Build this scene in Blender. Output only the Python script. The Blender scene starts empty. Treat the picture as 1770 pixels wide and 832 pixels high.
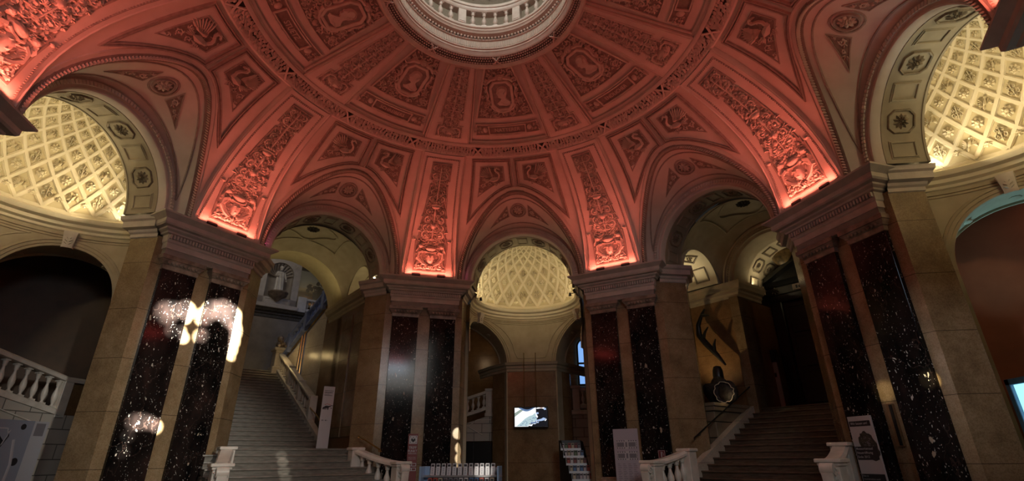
import bpy, math, random
from mathutils import Vector, Matrix
pi=math.pi; sin=math.sin; cos=math.cos; rad=math.radians
C=bpy.context.scene.collection
V=Vector
random.seed(7)
ZC=6.92; A_=8.05; B_=4.56; PHI=rad(47.1)

# ------------------------------------------------------------ materials
def mat(name,col,rough=.7,metal=0,emit=None,es=1,spec=.5,coat=0):
    m=bpy.data.materials.new(name); m.use_nodes=True
    b=m.node_tree.nodes['Principled BSDF']
    b.inputs['Base Color'].default_value=(*col,1); b.inputs['Roughness'].default_value=rough
    b.inputs['Metallic'].default_value=metal; b.inputs['Specular IOR Level'].default_value=spec
    if coat: b.inputs['Coat Weight'].default_value=coat
    if emit: b.inputs['Emission Color'].default_value=(*emit,1); b.inputs['Emission Strength'].default_value=es
    return m
def N(m,t): return m.node_tree.nodes.new(t)
def L(m,a,b): m.node_tree.links.new(a,b)
def ramp(m,stops):
    r=N(m,'ShaderNodeValToRGB'); e=r.color_ramp.elements
    while len(e)<len(stops): e.new(.5)
    for i,(p,c) in enumerate(stops): e[i].position=p; e[i].color=(*c,1)
    return r
def coords(m,scale=(1,1,1)):
    g=N(m,'ShaderNodeNewGeometry'); mp=N(m,'ShaderNodeMapping'); mp.inputs['Scale'].default_value=scale
    L(m,g.outputs['Position'],mp.inputs['Vector']); return mp.outputs[0]
def noisy(name,c0,c1,scale=3,rough=.7,detail=6,bump=0,bscale=30,r1=None,sc3=(1,1,1),spec=.5):
    m=mat(name,c0,rough,spec=spec); b=m.node_tree.nodes['Principled BSDF']
    co=coords(m,sc3); n=N(m,'ShaderNodeTexNoise'); n.inputs['Scale'].default_value=scale; n.inputs['Detail'].default_value=detail
    L(m,co,n.inputs['Vector']); r=ramp(m,[(.3,c0),(.7,c1)]); L(m,n.outputs[0],r.inputs[0]); L(m,r.outputs[0],b.inputs['Base Color'])
    if bump:
        n2=N(m,'ShaderNodeTexNoise'); n2.inputs['Scale'].default_value=bscale; L(m,co,n2.inputs['Vector'])
        bp=N(m,'ShaderNodeBump'); bp.inputs['Strength'].default_value=bump; bp.inputs['Distance'].default_value=.02
        L(m,n2.outputs[0],bp.inputs['Height']); L(m,bp.outputs[0],b.inputs['Normal'])
    return m
def tan_marble(name,c0,c1,c2,rough=.22,joint=(1.0,.9)):
    m=mat(name,c0,rough); b=m.node_tree.nodes['Principled BSDF']
    co=coords(m); n=N(m,'ShaderNodeTexNoise'); n.inputs['Scale'].default_value=1.6; n.inputs['Detail'].default_value=10; n.inputs['Roughness'].default_value=.7
    L(m,co,n.inputs['Vector']); r=ramp(m,[(.3,c0),(.5,c1),(.72,c2)]); L(m,n.outputs[0],r.inputs[0])
    n3=N(m,'ShaderNodeTexNoise'); n3.inputs['Scale'].default_value=45; n3.inputs['Detail'].default_value=3; L(m,co,n3.inputs['Vector'])
    mx=N(m,'ShaderNodeMixRGB'); mx.blend_type='MULTIPLY'; mx.inputs[0].default_value=.8
    r3=ramp(m,[(.35,(.72,.68,.63)),(.6,(1.05,1.05,1.05))]); L(m,n3.outputs[0],r3.inputs[0])
    L(m,r.outputs[0],mx.inputs[1]); L(m,r3.outputs[0],mx.inputs[2])
    # slab joints every 1.15 m of height
    s=N(m,'ShaderNodeSeparateXYZ'); L(m,co,s.inputs[0])
    w=N(m,'ShaderNodeMath'); w.operation='PINGPONG'; w.inputs[1].default_value=.575; L(m,s.outputs[2],w.inputs[0])
    g=N(m,'ShaderNodeMath'); g.operation='GREATER_THAN'; g.inputs[1].default_value=.006; L(m,w.outputs[0],g.inputs[0])
    m2=N(m,'ShaderNodeMixRGB'); m2.inputs[1].default_value=(c0[0]*.4,c0[1]*.4,c0[2]*.4,1); L(m,g.outputs[0],m2.inputs[0]); L(m,mx.outputs[0],m2.inputs[2])
    L(m,m2.outputs[0],b.inputs['Base Color'])
    return m
def black_marble(name):
    m=mat(name,(.012,.01,.01),.11,spec=.2); b=m.node_tree.nodes['Principled BSDF']
    co=coords(m,(1,1,.55)); 
    nz=N(m,'ShaderNodeTexNoise'); nz.inputs['Scale'].default_value=2.5; nz.inputs['Detail'].default_value=6; L(m,co,nz.inputs['Vector'])
    base=ramp(m,[(.35,(.004,.0035,.0035)),(.6,(.016,.011,.010)),(.78,(.035,.018,.015))]); L(m,nz.outputs[0],base.inputs[0])
    # clasts
    mixv=N(m,'ShaderNodeMixRGB'); mixv.inputs[0].default_value=.12; L(m,co,mixv.inputs[1]); 
    n4=N(m,'ShaderNodeTexNoise'); n4.inputs['Scale'].default_value=9; L(m,co,n4.inputs['Vector']); L(m,n4.outputs[1],mixv.inputs[2])
    cur=base.outputs[0]
    for sc,thr,dens,colr in ((5,.15,.86,(.34,.28,.21)),(14,.22,.90,(.40,.36,.31)),(30,.25,.88,(.46,.44,.40)),(65,.28,.92,(.40,.38,.35))):
        v=N(m,'ShaderNodeTexVoronoi'); v.inputs['Scale'].default_value=sc; L(m,mixv.outputs[0],v.inputs['Vector'])
        lt=N(m,'ShaderNodeMath'); lt.operation='LESS_THAN'; lt.inputs[1].default_value=thr; L(m,v.outputs['Distance'],lt.inputs[0])
        s=N(m,'ShaderNodeSeparateXYZ'); L(m,v.outputs['Color'],s.inputs[0])
        gt=N(m,'ShaderNodeMath'); gt.operation='GREATER_THAN'; gt.inputs[1].default_value=dens; L(m,s.outputs[0],gt.inputs[0])
        mu=N(m,'ShaderNodeMath'); mu.operation='MULTIPLY'; L(m,lt.outputs[0],mu.inputs[0]); L(m,gt.outputs[0],mu.inputs[1])
        mx=N(m,'ShaderNodeMixRGB'); L(m,mu.outputs[0],mx.inputs[0]); L(m,cur,mx.inputs[1]); mx.inputs[2].default_value=(*colr,1); cur=mx.outputs[0]
    # veins
    nv=N(m,'ShaderNodeTexNoise'); nv.inputs['Scale'].default_value=1.7; nv.inputs['Detail'].default_value=5; L(m,co,nv.inputs['Vector'])
    rv=ramp(m,[(.488,(0,0,0)),(.493,(1,1,1)),(.498,(0,0,0))]); L(m,nv.outputs[0],rv.inputs[0])
    mx=N(m,'ShaderNodeMixRGB'); mm=N(m,'ShaderNodeMath'); mm.operation='MULTIPLY'; mm.inputs[1].default_value=.13; L(m,rv.outputs[0],mm.inputs[0])
    L(m,mm.outputs[0],mx.inputs[0]); L(m,cur,mx.inputs[1]); mx.inputs[2].default_value=(.35,.22,.18,1)
    L(m,mx.outputs[0],b.inputs['Base Color']); return m
def ashlar(name,c0,c1):
    m=mat(name,c0,.7); b=m.node_tree.nodes['Principled BSDF']
    g=N(m,'ShaderNodeTexCoord'); br=N(m,'ShaderNodeTexBrick'); br.inputs['Scale'].default_value=1
    mp=N(m,'ShaderNodeMapping'); mp.inputs['Rotation'].default_value=(rad(90),0,0); L(m,g.outputs['Object'],mp.inputs[0]); L(m,mp.outputs[0],br.inputs[0])
    br.inputs['Color1'].default_value=(*c0,1); br.inputs['Color2'].default_value=(*c1,1); br.inputs['Mortar'].default_value=(c0[0]*.3,c0[1]*.3,c0[2]*.3,1)
    br.inputs['Mortar Size'].default_value=.012; br.inputs['Brick Width'].default_value=.62; br.inputs['Row Height'].default_value=.34
    L(m,br.outputs[0],b.inputs['Base Color']); return m

M={}
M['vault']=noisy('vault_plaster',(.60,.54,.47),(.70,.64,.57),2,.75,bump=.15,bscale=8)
M['relief']=noisy('relief_plaster',(.56,.50,.43),(.66,.60,.52),6,.7)
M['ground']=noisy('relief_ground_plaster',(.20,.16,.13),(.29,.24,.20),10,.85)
M['mould']=noisy('shaded_moulding_plaster',(.30,.25,.21),(.42,.36,.31),10,.8)  # darker than the relief: shading of the moulding lines put into the colour
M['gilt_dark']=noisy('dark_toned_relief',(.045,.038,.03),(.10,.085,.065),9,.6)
M['rosette']=noisy('toned_rosette_plaster',(.16,.13,.09),(.28,.23,.16),9,.6)
M['cream']=noisy('cream_plaster',(.66,.585,.42),(.74,.66,.49),3,.75)
M['cream2']=noisy('cream_coffer_plaster',(.50,.42,.25),(.58,.50,.32),3,.75)
M['drum']=noisy('drum_plaster',(.36,.30,.20),(.44,.37,.26),3,.7)
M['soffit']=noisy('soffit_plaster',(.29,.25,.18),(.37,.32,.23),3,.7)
M['stone']=noisy('grey_stone',(.42,.37,.33),(.54,.48,.43),4,.45,bump=.1)
M['tan']=tan_marble('tan_marble',(.165,.112,.060),(.255,.18,.10),(.33,.245,.15))
M['brown']=tan_marble('brown_marble',(.13,.07,.032),(.21,.12,.055),(.28,.17,.085),.3)
M['palemarble']=tan_marble('pale_grey_marble',(.42,.36,.29),(.55,.49,.41),(.66,.60,.52),.3)
M['black']=black_marble('black_marble')
M['white']=noisy('white_stone',(.55,.50,.44),(.68,.63,.57),5,.35,bump=.05)
M['stepbrown']=noisy('brown_stair_stone',(.055,.038,.026),(.10,.072,.05),5,.25,sc3=(1,1,6))
M['step']=noisy('grey_stair_stone',(.13,.118,.10),(.22,.20,.17),5,.25,sc3=(1,1,6))
M['ashlar']=ashlar('ashlar_stone',(.40,.36,.32),(.46,.42,.37))
M['dark']=mat('black_lacquer',(.008,.008,.008),.35)
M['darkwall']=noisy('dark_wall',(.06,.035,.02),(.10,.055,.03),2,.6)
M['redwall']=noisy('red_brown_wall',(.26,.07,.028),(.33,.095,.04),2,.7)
M['wallwarm']=noisy('warm_grey_wall',(.20,.165,.12),(.30,.25,.19),2,.4)
M['tanwarm']=tan_marble('warm_brown_marble',(.15,.09,.04),(.23,.145,.07),(.29,.20,.11),.2)
M['brass']=mat('brass',(.75,.5,.2),.25,1)
M['metal']=mat('brushed_metal',(.5,.5,.52),.35,.9)
M['bluemet']=noisy('blue_grey_stone',(.13,.17,.33),(.20,.25,.44),6,.4)
M['paper']=mat('white_board',(.44,.43,.45),.5)
M['greyboard']=mat('lilac_grey_board',(.36,.33,.38),.5)
M['ink']=mat('black_print',(.012,.012,.015),.6)
M['inkgrey']=mat('grey_print',(.16,.15,.17),.6)
M['wine']=mat('wine_red_board',(.16,.02,.02),.45)
M['wood']=noisy('wood_boards',(.34,.30,.24),(.42,.37,.30),20,.6)
M['glow']=mat('magenta_led',(1,.1,.6),.4,emit=(1,.08,.45),es=18)
M['glowwarm']=mat('warm_lamp_glass',(1,.9,.6),.4,emit=(1,.85,.55),es=20)
M['glass']=mat('blue_window_glass',(.1,.2,.4),.1,emit=(.25,.5,1),es=.9)
M['cyan']=mat('cyan_window_glass',(.3,.6,.65),.2,emit=(.35,.85,.9),es=1.4)

# ------------------------------------------------------------ mesh kit
class MB:
    def __init__(s): s.v=[]; s.f=[]
    def add(s,vs,fs):
        o=len(s.v); s.v+= [tuple(v) for v in vs]; s.f+=[tuple(i+o for i in f) for f in fs]; return s
    def grid(s,rows,closed=False):
        n=len(rows[0]); vs=[v for r in rows for v in r]; fs=[]
        for i in range(len(rows)-1):
            for j in range(n-(0 if closed else 1)):
                k=(j+1)%n; fs.append((i*n+j,i*n+k,(i+1)*n+k,(i+1)*n+j))
        return s.add(vs,fs)
    def box(s,x0,x1,y0,y1,z0,z1):
        vs=[(x,y,z) for z in (z0,z1) for y in (y0,y1) for x in (x0,x1)]
        return s.add(vs,[(0,2,3,1),(4,5,7,6),(0,1,5,4),(2,6,7,3),(0,4,6,2),(1,3,7,5)])
    def bev(s,x0,x1,y0,y1,z0,z1,b=.02):   # box with chamfered vertical + top edges
        def ring(e,z): return [(x0+e+b,y0+e,z),(x1-e-b,y0+e,z),(x1-e,y0+e+b,z),(x1-e,y1-e-b,z),(x1-e-b,y1-e,z),(x0+e+b,y1-e,z),(x0+e,y1-e-b,z),(x0+e,y0+e+b,z)]
        rs=[ring(b,z0),ring(0,z0+b),ring(0,z1-b),ring(b,z1)]
        s.grid([r for r in rs],closed=True); n=len(s.v)
        s.f.append(tuple(range(n-8,n))); s.f.append(tuple(reversed(range(n-32,n-24)))); return s
    def prism(s,poly,z0,z1):
        n=len(poly); vs=[(x,y,z0) for x,y in poly]+[(x,y,z1) for x,y in poly]
        a=sum(poly[i][0]*poly[(i+1)%n][1]-poly[(i+1)%n][0]*poly[i][1] for i in range(n))
        fs=[(i,(i+1)%n,n+(i+1)%n,n+i) for i in range(n)]+[tuple(range(n,2*n)),tuple(reversed(range(n)))]
        if a<0: fs=[tuple(reversed(f)) for f in fs]
        return s.add(vs,fs)
    def sweep(s,pts,nrm,prof,closed=False,cap=True,scale=None):
        """pts 3D path, nrm surface normals (height axis), prof [(lateral,height)]"""
        n=len(pts); rows=[]
        for i in range(n):
            p=V(pts[i]); a=V(pts[i-1]) if (i>0 or closed) else None; b=V(pts[(i+1)%n]) if (i<n-1 or closed) else None
            d1=(p-a).normalized() if a is not None and (p-a).length>1e-9 else None
            d2=(b-p).normalized() if b is not None and (b-p).length>1e-9 else None
            if d1 is None: d1=d2
            if d2 is None: d2=d1
            if d1 is None: continue
            t=(d1+d2); t=t.normalized() if t.length>1e-6 else d1
            k=1/max(.45,t.dot(d1)); N_=V(nrm[i] if isinstance(nrm,list) else nrm).normalized(); B=t.cross(N_).normalized()
            sc=scale(i/(n-1)) if scale else 1
            rows.append([p+B*(x*k*sc)+N_*(h*sc) for x,h in prof])
        if closed: rows.append(rows[0])
        o=len(s.v); s.grid(rows)
        if cap and not closed:
            m=len(prof); s.f.append(tuple(o+i for i in range(m))); e=len(s.v)-m; s.f.append(tuple(e+i for i in reversed(range(m))))
        return s
    def tube(s,pts,r,n=8,r1=None):
        pts=[V(p) for p in pts]; rows=[]; up=None
        for i,p in enumerate(pts):
            t=(pts[min(i+1,len(pts)-1)]-pts[max(i-1,0)]).normalized()
            if up is None: up=V((0,0,1)) if abs(t.z)<.9 else V((1,0,0))
            b=t.cross(up).normalized(); up=b.cross(t).normalized()
            rr=r if r1 is None else r+(r1-r)*i/(len(pts)-1)
            rr=rr if not callable(r) else r(i/(len(pts)-1))
            rows.append([p+b*(rr*cos(2*pi*k/n))+up*(rr*sin(2*pi*k/n)) for k in range(n)])
        o=len(s.v); s.grid(rows,closed=True); s.f.append(tuple(reversed(range(o,o+n)))); e=len(s.v); s.f.append(tuple(range(e-n,e))); return s
    def lathe(s,prof,c=(0,0,0),n=16,a0=0,a1=2*pi):
        rows=[]
        full=abs(a1-a0-2*pi)<1e-6
        for r,z in prof: rows.append([(c[0]+r*cos(a0+(a1-a0)*k/n),c[1]+r*sin(a0+(a1-a0)*k/n),c[2]+z) for k in range(n+(0 if full else 1))])
        return s.grid(rows,closed=full)
    def ell(s,c,r,n=10,m=6,R=None):
        rows=[]
        for i in range(m+1):
            a=-pi/2+pi*i/m; rows.append([V((cos(a)*cos(2*pi*k/n)*r[0],cos(a)*sin(2*pi*k/n)*r[1],sin(a)*r[2])) for k in range(n)])
        if R: rows=[[R@v for v in q] for q in rows]
        rows=[[v+V(c) for v in q] for q in rows]
        return s.grid(rows,closed=True)
    def text(s,txt,size,fn,ext=.004,bold=0):
        vs,fs=textmesh(txt,size,bold); return s.add([fn(x,y,ext) for x,y in vs],fs)
_tc={}
def textmesh(txt,size,bold=0):
    k=(txt,bold)
    if k not in _tc:
        cu=bpy.data.curves.new('t','FONT'); cu.body=txt; cu.size=1; cu.align_x='CENTER'; cu.align_y='CENTER'; cu.resolution_u=3; cu.offset=bold
        o=bpy.data.objects.new('t',cu); C.objects.link(o); dg=bpy.context.evaluated_depsgraph_get(); dg.update()
        me=bpy.data.meshes.new_from_object(o.evaluated_get(dg)); 
        _tc[k]=([(v.co.x,v.co.y) for v in me.vertices],[tuple(p.vertices) for p in me.polygons])
        C.objects.unlink(o); bpy.data.objects.remove(o); bpy.data.meshes.remove(me)
    vs,fs=_tc[k]; return [(x*size,y*size) for x,y in vs],fs

def build(mb,name,m,parent=None,off=(0,0,0),smooth=True,angle=38,**props):
    me=bpy.data.meshes.new(name); ox,oy,oz=off
    me.from_pydata([(v[0]-ox,v[1]-oy,v[2]-oz) for v in mb.v],[],mb.f); 
    ms=m if isinstance(m,(list,tuple)) else [m]
    for x in ms: me.materials.append(M[x])
    me.validate(); me.update()
    if smooth:
        me.polygons.foreach_set('use_smooth',[True]*len(me.polygons))
        try: me.set_sharp_from_angle(angle=rad(angle))
        except Exception: pass
    o=bpy.data.objects.new(name,me); C.objects.link(o)
    if parent: o.parent=parent
    for k,v in props.items(): o[k]=v
    return o
def place(o,az,off=(0,0,0)):
    a=rad(az); x,y,z=off
    o.location=(x*cos(a)+y*sin(a),-x*sin(a)+y*cos(a),z); o.rotation_euler=(0,0,-a)
def thing(name,label,cat,az=0,off=(0,0,0),group=None,kind=None):
    o=bpy.data.objects.new(name,None); o.empty_display_size=.2; C.objects.link(o); place(o,az,off)
    if kind: o['kind']=kind
    if label: o['label']=label
    if cat: o['category']=cat
    if group: o['group']=group
    return o
def tag(o,label,cat,group=None,kind=None):
    o['label']=label; o['category']=cat
    if group: o['group']=group
    if kind: o['kind']=kind
    return o
def kids(o): return [x for x in o.children]
def dup(root,label=None,parent=None,ch=None):
    c=root.copy(); C.objects.link(c)
    if parent is not None: c.parent=parent
    if label: c['label']=label
    for k in kids(root): dup(k,None,c)
    return c

HALF=[(-1,0),(-.55,.85),(.55,.85),(1,0)]
def halfprof(w,h): return [(x*w/2,y*h) for x,y in HALF]
# relief kit: everything drawn in (u,v,h) and mapped by fn
class RL(MB):
    def __init__(s,fn): super().__init__(); s.fn=fn
    def leaf(s,u,v,a,l,w,h):
        P=[(-.5*l,0,0),(-.12*l,-.5*w,0),(.22*l,-.38*w,0),(.5*l,0,0),(.22*l,.38*w,0),(-.12*l,.5*w,0),(-.15*l,0,h),(.2*l,0,.75*h)]
        c,d=cos(a),sin(a)
        s.add([s.fn(u+x*c-y*d,v+x*d+y*c,z) for x,y,z in P],[(0,1,6),(1,2,7,6),(2,3,7),(3,4,7),(4,5,6,7),(5,0,6)]); return s
    def stroke(s,pts,w,h,taper=None,closed=False):
        P=[s.fn(u,v,0) for u,v in pts]; Nn=[(V(s.fn(u,v,.05))-V(s.fn(u,v,0))) for u,v in pts]
        s.sweep(P,Nn,halfprof(w,h),closed=closed,scale=taper); return s
    def mould(s,pts,prof,closed=True,step=.12):
        q=[]; n=len(pts)
        for i in range(n if closed else n-1):
            a=pts[i]; b=pts[(i+1)%n]; d=math.hypot(b[0]-a[0],b[1]-a[1]); k=max(1,int(d/step))
            for j in range(k): q.append((a[0]+(b[0]-a[0])*j/k,a[1]+(b[1]-a[1])*j/k))
        if not closed: q.append(pts[-1])
        P=[s.fn(u,v,0) for u,v in q]; Nn=[(V(s.fn(u,v,.05))-V(s.fn(u,v,0))) for u,v in q]
        s.sweep(P,Nn,prof,closed=closed,cap=False); return s
    def scroll(s,u,v,r,a0,turns,d,w,h,n=14):
        pts=[]
        for i in range(n+1):
            k=i/n; rr=r*(1-.82*k); a=a0+d*turns*2*pi*k; pts.append((u+rr*cos(a),v+rr*sin(a)))
        s.stroke(pts,w,h*.9,lambda k:1-.5*k); s.leaf(u,v,0,w*1.8,w*1.8,h*1.2)
        for i in (1,3,5,7):
            k=i/n; rr=r*(1-.82*k)+r*.22; a=a0+d*turns*2*pi*k; s.leaf(u+rr*cos(a),v+rr*sin(a),a+d*1.0,r*.75,r*.36,h)
        return s
    def dome(s,u,v,r,h,n=10,ru=None):
        rows=[]
        for k,(q,z) in enumerate(((1,0),(.9,.45),(.6,.85),(.02,1))):
            rows.append([s.fn(u+(ru or r)*q*cos(2*pi*i/n),v+r*q*sin(2*pi*i/n),h*z) for i in range(n)])
        s.grid(rows,closed=True); return s
    def rosette(s,u,v,r,h,n=8,inner=True):
        for i in range(n):
            a=2*pi*i/n; s.leaf(u+.6*r*cos(a),v+.6*r*sin(a),a,.8*r,.62*r*8/n,h)
        if inner:
            for i in range(n):
                a=2*pi*(i+.5)/n; s.leaf(u+.32*r*cos(a),v+.32*r*sin(a),a,.45*r,.3*r,h*1.4)
        s.dome(u,v,.2*r,h*1.5,8); return s
    def plate(s,vs,lo,hi,h=0,nu=6):
        s.grid([[s.fn(lo(v)+(hi(v)-lo(v))*i/nu,v,h) for i in range(nu+1)] for v in vs]); return s
    def beads(s,pts,r,h,step,closed=True):
        n=len(pts)
        for i in range(n if closed else n-1):
            a=pts[i]; b=pts[(i+1)%n]; d=math.hypot(b[0]-a[0],b[1]-a[1]); k=max(1,int(d/step)); an=math.atan2(b[1]-a[1],b[0]-a[0])
            for j in range(k):
                t=(j+.5)/k; s.leaf(a[0]+(b[0]-a[0])*t,a[1]+(b[1]-a[1])*t,an,step*.8,r*2,h)
        return s
    def spray(s,u,v,a,l,h,n=5,w=None):   # acanthus spray
        for i in range(n):
            k=(i/(n-1)-.5) if n>1 else 0; b=a+k*2.0
            ll=l*(1-.35*abs(k)*2); s.leaf(u+ll*.5*cos(b),v+ll*.5*sin(b),b,ll,(w or l*.28),h)
        return s
    def bird(s,u,v,sc,h,f=1):
        fl=lambda x,y:(u+f*x*sc,v+y*sc)
        def lf(x,y,a,l,w,hh):
            p=fl(x,y); s.leaf(p[0],p[1],a if f>0 else pi-a,l*sc,w*sc,hh)
        lf(0,-.05,rad(60),.75,.34,h*1.5); lf(.16,.42,rad(20),.26,.2,h*1.5); lf(.32,.44,rad(-10),.16,.08,h)
        lf(-.25,-.5,rad(245),.5,.26,h)
        for i in range(5): lf(-.28-.05*i,.18-.12*i,rad(115+18*i),.62-.05*i,.15,h*(1.2-.1*i))
        for i in range(5): lf(.34+.04*i,.05-.1*i,rad(60-20*i),.52-.05*i,.14,h*(1.1-.1*i))
        return s
    def foliage(s,u,v,sc,h):
        s.stroke([(u,v-.7*sc),(u,v-.2*sc),(u,v+.6*sc)],.09*sc,h)
        for d in (-1,1):
            s.scroll(u+d*.26*sc,v-.25*sc,.22*sc,rad(90),1.1,-d,.09*sc,h,8); s.scroll(u+d*.2*sc,v+.22*sc,.15*sc,rad(90),1.1,-d,.08*sc,h,8)
        for i in range(3): s.spray(u,v+(-.55+.45*i)*sc,rad(90),.3*sc,h,5,.09*sc)
        return s
    def fill(s,poly_in,umin,umax,vmin,vmax,n,l,h,seed=1):
        rnd=random.Random(seed)
        for _ in range(n):
            u=rnd.uniform(umin,umax); v=rnd.uniform(vmin,vmax)
            if poly_in(u,v):
                s.leaf(u,v,rnd.uniform(0,2*pi),l*rnd.uniform(.7,1.3),l*.45*rnd.uniform(.7,1.3),h*rnd.uniform(.6,1.2))
        return s
    def swan(s,u,v,sc,h,f=1):
        g=lambda x,y:(u+f*x*sc,v+y*sc)
        def lf(x,y,a,l,w,hh): p=g(x,y); s.leaf(p[0],p[1],rad(a) if f>0 else pi-rad(a),l*sc,w*sc,hh)
        lf(.05,-.22,10,.95,.42,h*1.6); lf(.4,-.12,60,.4,.28,h*1.5)
        s.stroke([g(.42,-.05),g(.50,.12),g(.46,.28),g(.34,.38),g(.22,.48),g(.24,.62),g(.38,.68),g(.50,.60)],.13*sc,h*1.5)
        lf(.54,.56,-40,.2,.12,h*1.6)
        for i in range(8): lf(-.16-.045*i+.36*cos(rad(98+11*i)),.02+.42*sin(rad(98+11*i)),98+11*i,.92-.035*i,.19,h*(1.7-.1*i))
        for i in range(6): lf(-.05-.06*i+.2*cos(rad(105+12*i)),-.02+.22*sin(rad(105+12*i)),108+12*i,.46,.16,h*2.1)
        for i in range(4): lf(-.52,-.22-.06*i,172+12*i,.5,.13,h)
        s.scroll(*g(-.35,-.62),.16*sc,0,1.2,f,.05*sc,h*.7,8); s.scroll(*g(.15,-.62),.12*sc,pi,1.2,-f,.05*sc,h*.7,8)
        for i in range(5): lf(-.1+.13*i,-.5,200+30*i,.22,.08,h*.7)
        return s

# ------------------------------------------------------------ vault surfaces (frame: x=right, y=outward, az 0)
def Spt(az,phi,h=0):
    r=A_*cos(phi); z=ZC+B_*sin(phi); nx,nz=cos(phi)/A_,sin(phi)/B_; q=math.hypot(nx,nz); nx/=q; nz/=q
    r-=h*nx; z-=h*nz
    return (r*sin(az),r*cos(az),z)
LS=4.5
def Sfn(u,v,h):
    phi=v/LS*PHI; return Spt(u/(A_*cos(phi)),phi,h)
def stripfn(base=.09):
    return lambda u,v,h: Sfn(u,v,h+base-.08*max(0,1-v/.6))
def Dfn(u,v,h):           # saucer dome; v grows towards the oculus
    r=5.445-v/1.035; z=10.26+(5.445-r)*.2665-h; az=u/r
    return (r*sin(az),r*cos(az)-h*.25,z)
def vr(r): return (5.445-r)*1.035
HR=2.60; AZR=rad(15.0)
def ropeuv(th):
    phi=math.asin(HR*sin(th)/B_); az=AZR*cos(th); return (az*A_*cos(phi),phi/PHI*LS)
def Lfn(u,v,h):           # lunette: v 0 at archivolt .. 1.8 at rope
    th=pi/2-u/2.3; th=max(0.0,min(pi,th)); k=1-v/1.8
    def P(th,k):
        phi=math.asin(HR*sin(th)/B_); a=Spt(AZR*cos(th),phi); b=(2.0*cos(th),8.2,ZC+2.0*sin(th))
        return V(a)*(1-k)+V(b)*k
    p=P(th,k); e=.02
    t1=min(pi,th+e); t0=max(0,th-e)
    du=P(t0,k)-P(t1,k); dv=P(th,k-e)-P(th,k+e); n=du.cross(dv)
    n=n.normalized() if n.length>1e-9 else V((0,-1,0))
    return tuple(p+n*h)
def lin(a,b,k): return a+(b-a)*k

ceiling=MB()
# saucer ground (recessed) full ring
def ringgrid(mb,prof,n=96,az0=0,az1=2*pi):
    mb.grid([[(r*sin(az0+(az1-az0)*k/n),r*cos(az0+(az1-az0)*k/n),z) for k in range(n+1)] for r,z in prof])
ringgrid(ceiling,[(r_,10.26+(5.445-r_)*.2665+.10) for r_ in (5.05,4.4,3.6,2.9,2.38)])
CEIL=build(ceiling,'ceiling','vault',kind='structure')
def cpart(mb,name,m,az=0,**p):
    o=build(mb,name,m,CEIL,**p); o.rotation_euler=(0,0,-rad(az)); return o
def cdup(o,az):
    c=o.copy(); C.objects.link(c); c.rotation_euler=(0,0,-rad(az))
    for k in o.children:
        d=k.copy(); C.objects.link(d); d.parent=c
    return c
# ring mouldings between saucer and vault
mb=MB(); ringgrid(mb,[(5.52,10.235),(5.50,10.20),(5.45,10.19),(5.40,10.225),(5.36,10.27)],128)
ringgrid(mb,[(5.02,10.43),(5.01,10.36),(5.04,10.33),(5.09,10.31),(5.11,10.34)],128)
ringgrid(mb,[(5.03,10.44),(4.97,10.42),(4.93,10.46)],128)
cpart(mb,'ring_moulding','vault')
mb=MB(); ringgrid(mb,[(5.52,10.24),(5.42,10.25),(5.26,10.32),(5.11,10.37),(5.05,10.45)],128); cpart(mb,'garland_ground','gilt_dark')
# garland segment 45 deg
def Gfn(u,v,h):     # u along ring (m at r 5.3), v across 0..1, h
    r=lin(5.42,5.11,v); z=lin(10.245,10.365,v); az=u/5.3
    return ((r+h*.15)*sin(az),(r+h*.15)*cos(az),z-h)
g=RL(Gfn); SEG=5.3*pi/4; rnd=random.Random(3)
for i in range(44):
    u=-SEG/2+SEG*(i+.5)/44
    if abs(abs(u)-SEG/4)<.10: continue
    for j in range(4):
        v=(j+.5)/4+rnd.uniform(-.08,.08); t=rnd.random()
        if t<.3: g.dome(u+rnd.uniform(-.02,.02),v,.13,.075,7,.042)
        else:
            a=rnd.uniform(0,2*pi)
            c,d=cos(a),sin(a); s_=rnd.uniform(.9,1.3); ww=rnd.uniform(.035,.05)
            Pq=[(-.08,0,0),(.0,-ww,0),(.08,0,0),(.0,ww,0),(-.01,0,.075)]
            g.add([Gfn(u+(x*c-y*d)*s_,v+(x*d+y*c)*s_/.33,z) for x,y,z in Pq],[(0,1,4),(1,2,4),(2,3,4),(3,0,4)])
for uc in (-SEG/4,SEG/4):
    for d in (-1,1):
        pts=[(uc+d*.13*(k/4-1),k/8) for k in range(9)]
        P=[Gfn(a,b,.03) for a,b in pts]; g.sweep(P,[V((0,0,-1))]*9,[(-.025,0),(-.02,.03),(.02,.03),(.025,0)])
G0=cpart(g,'fruit_garland','vault',0)
for k in (-135,-90,-45,45,90,135,180): cdup(G0,k)

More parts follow.
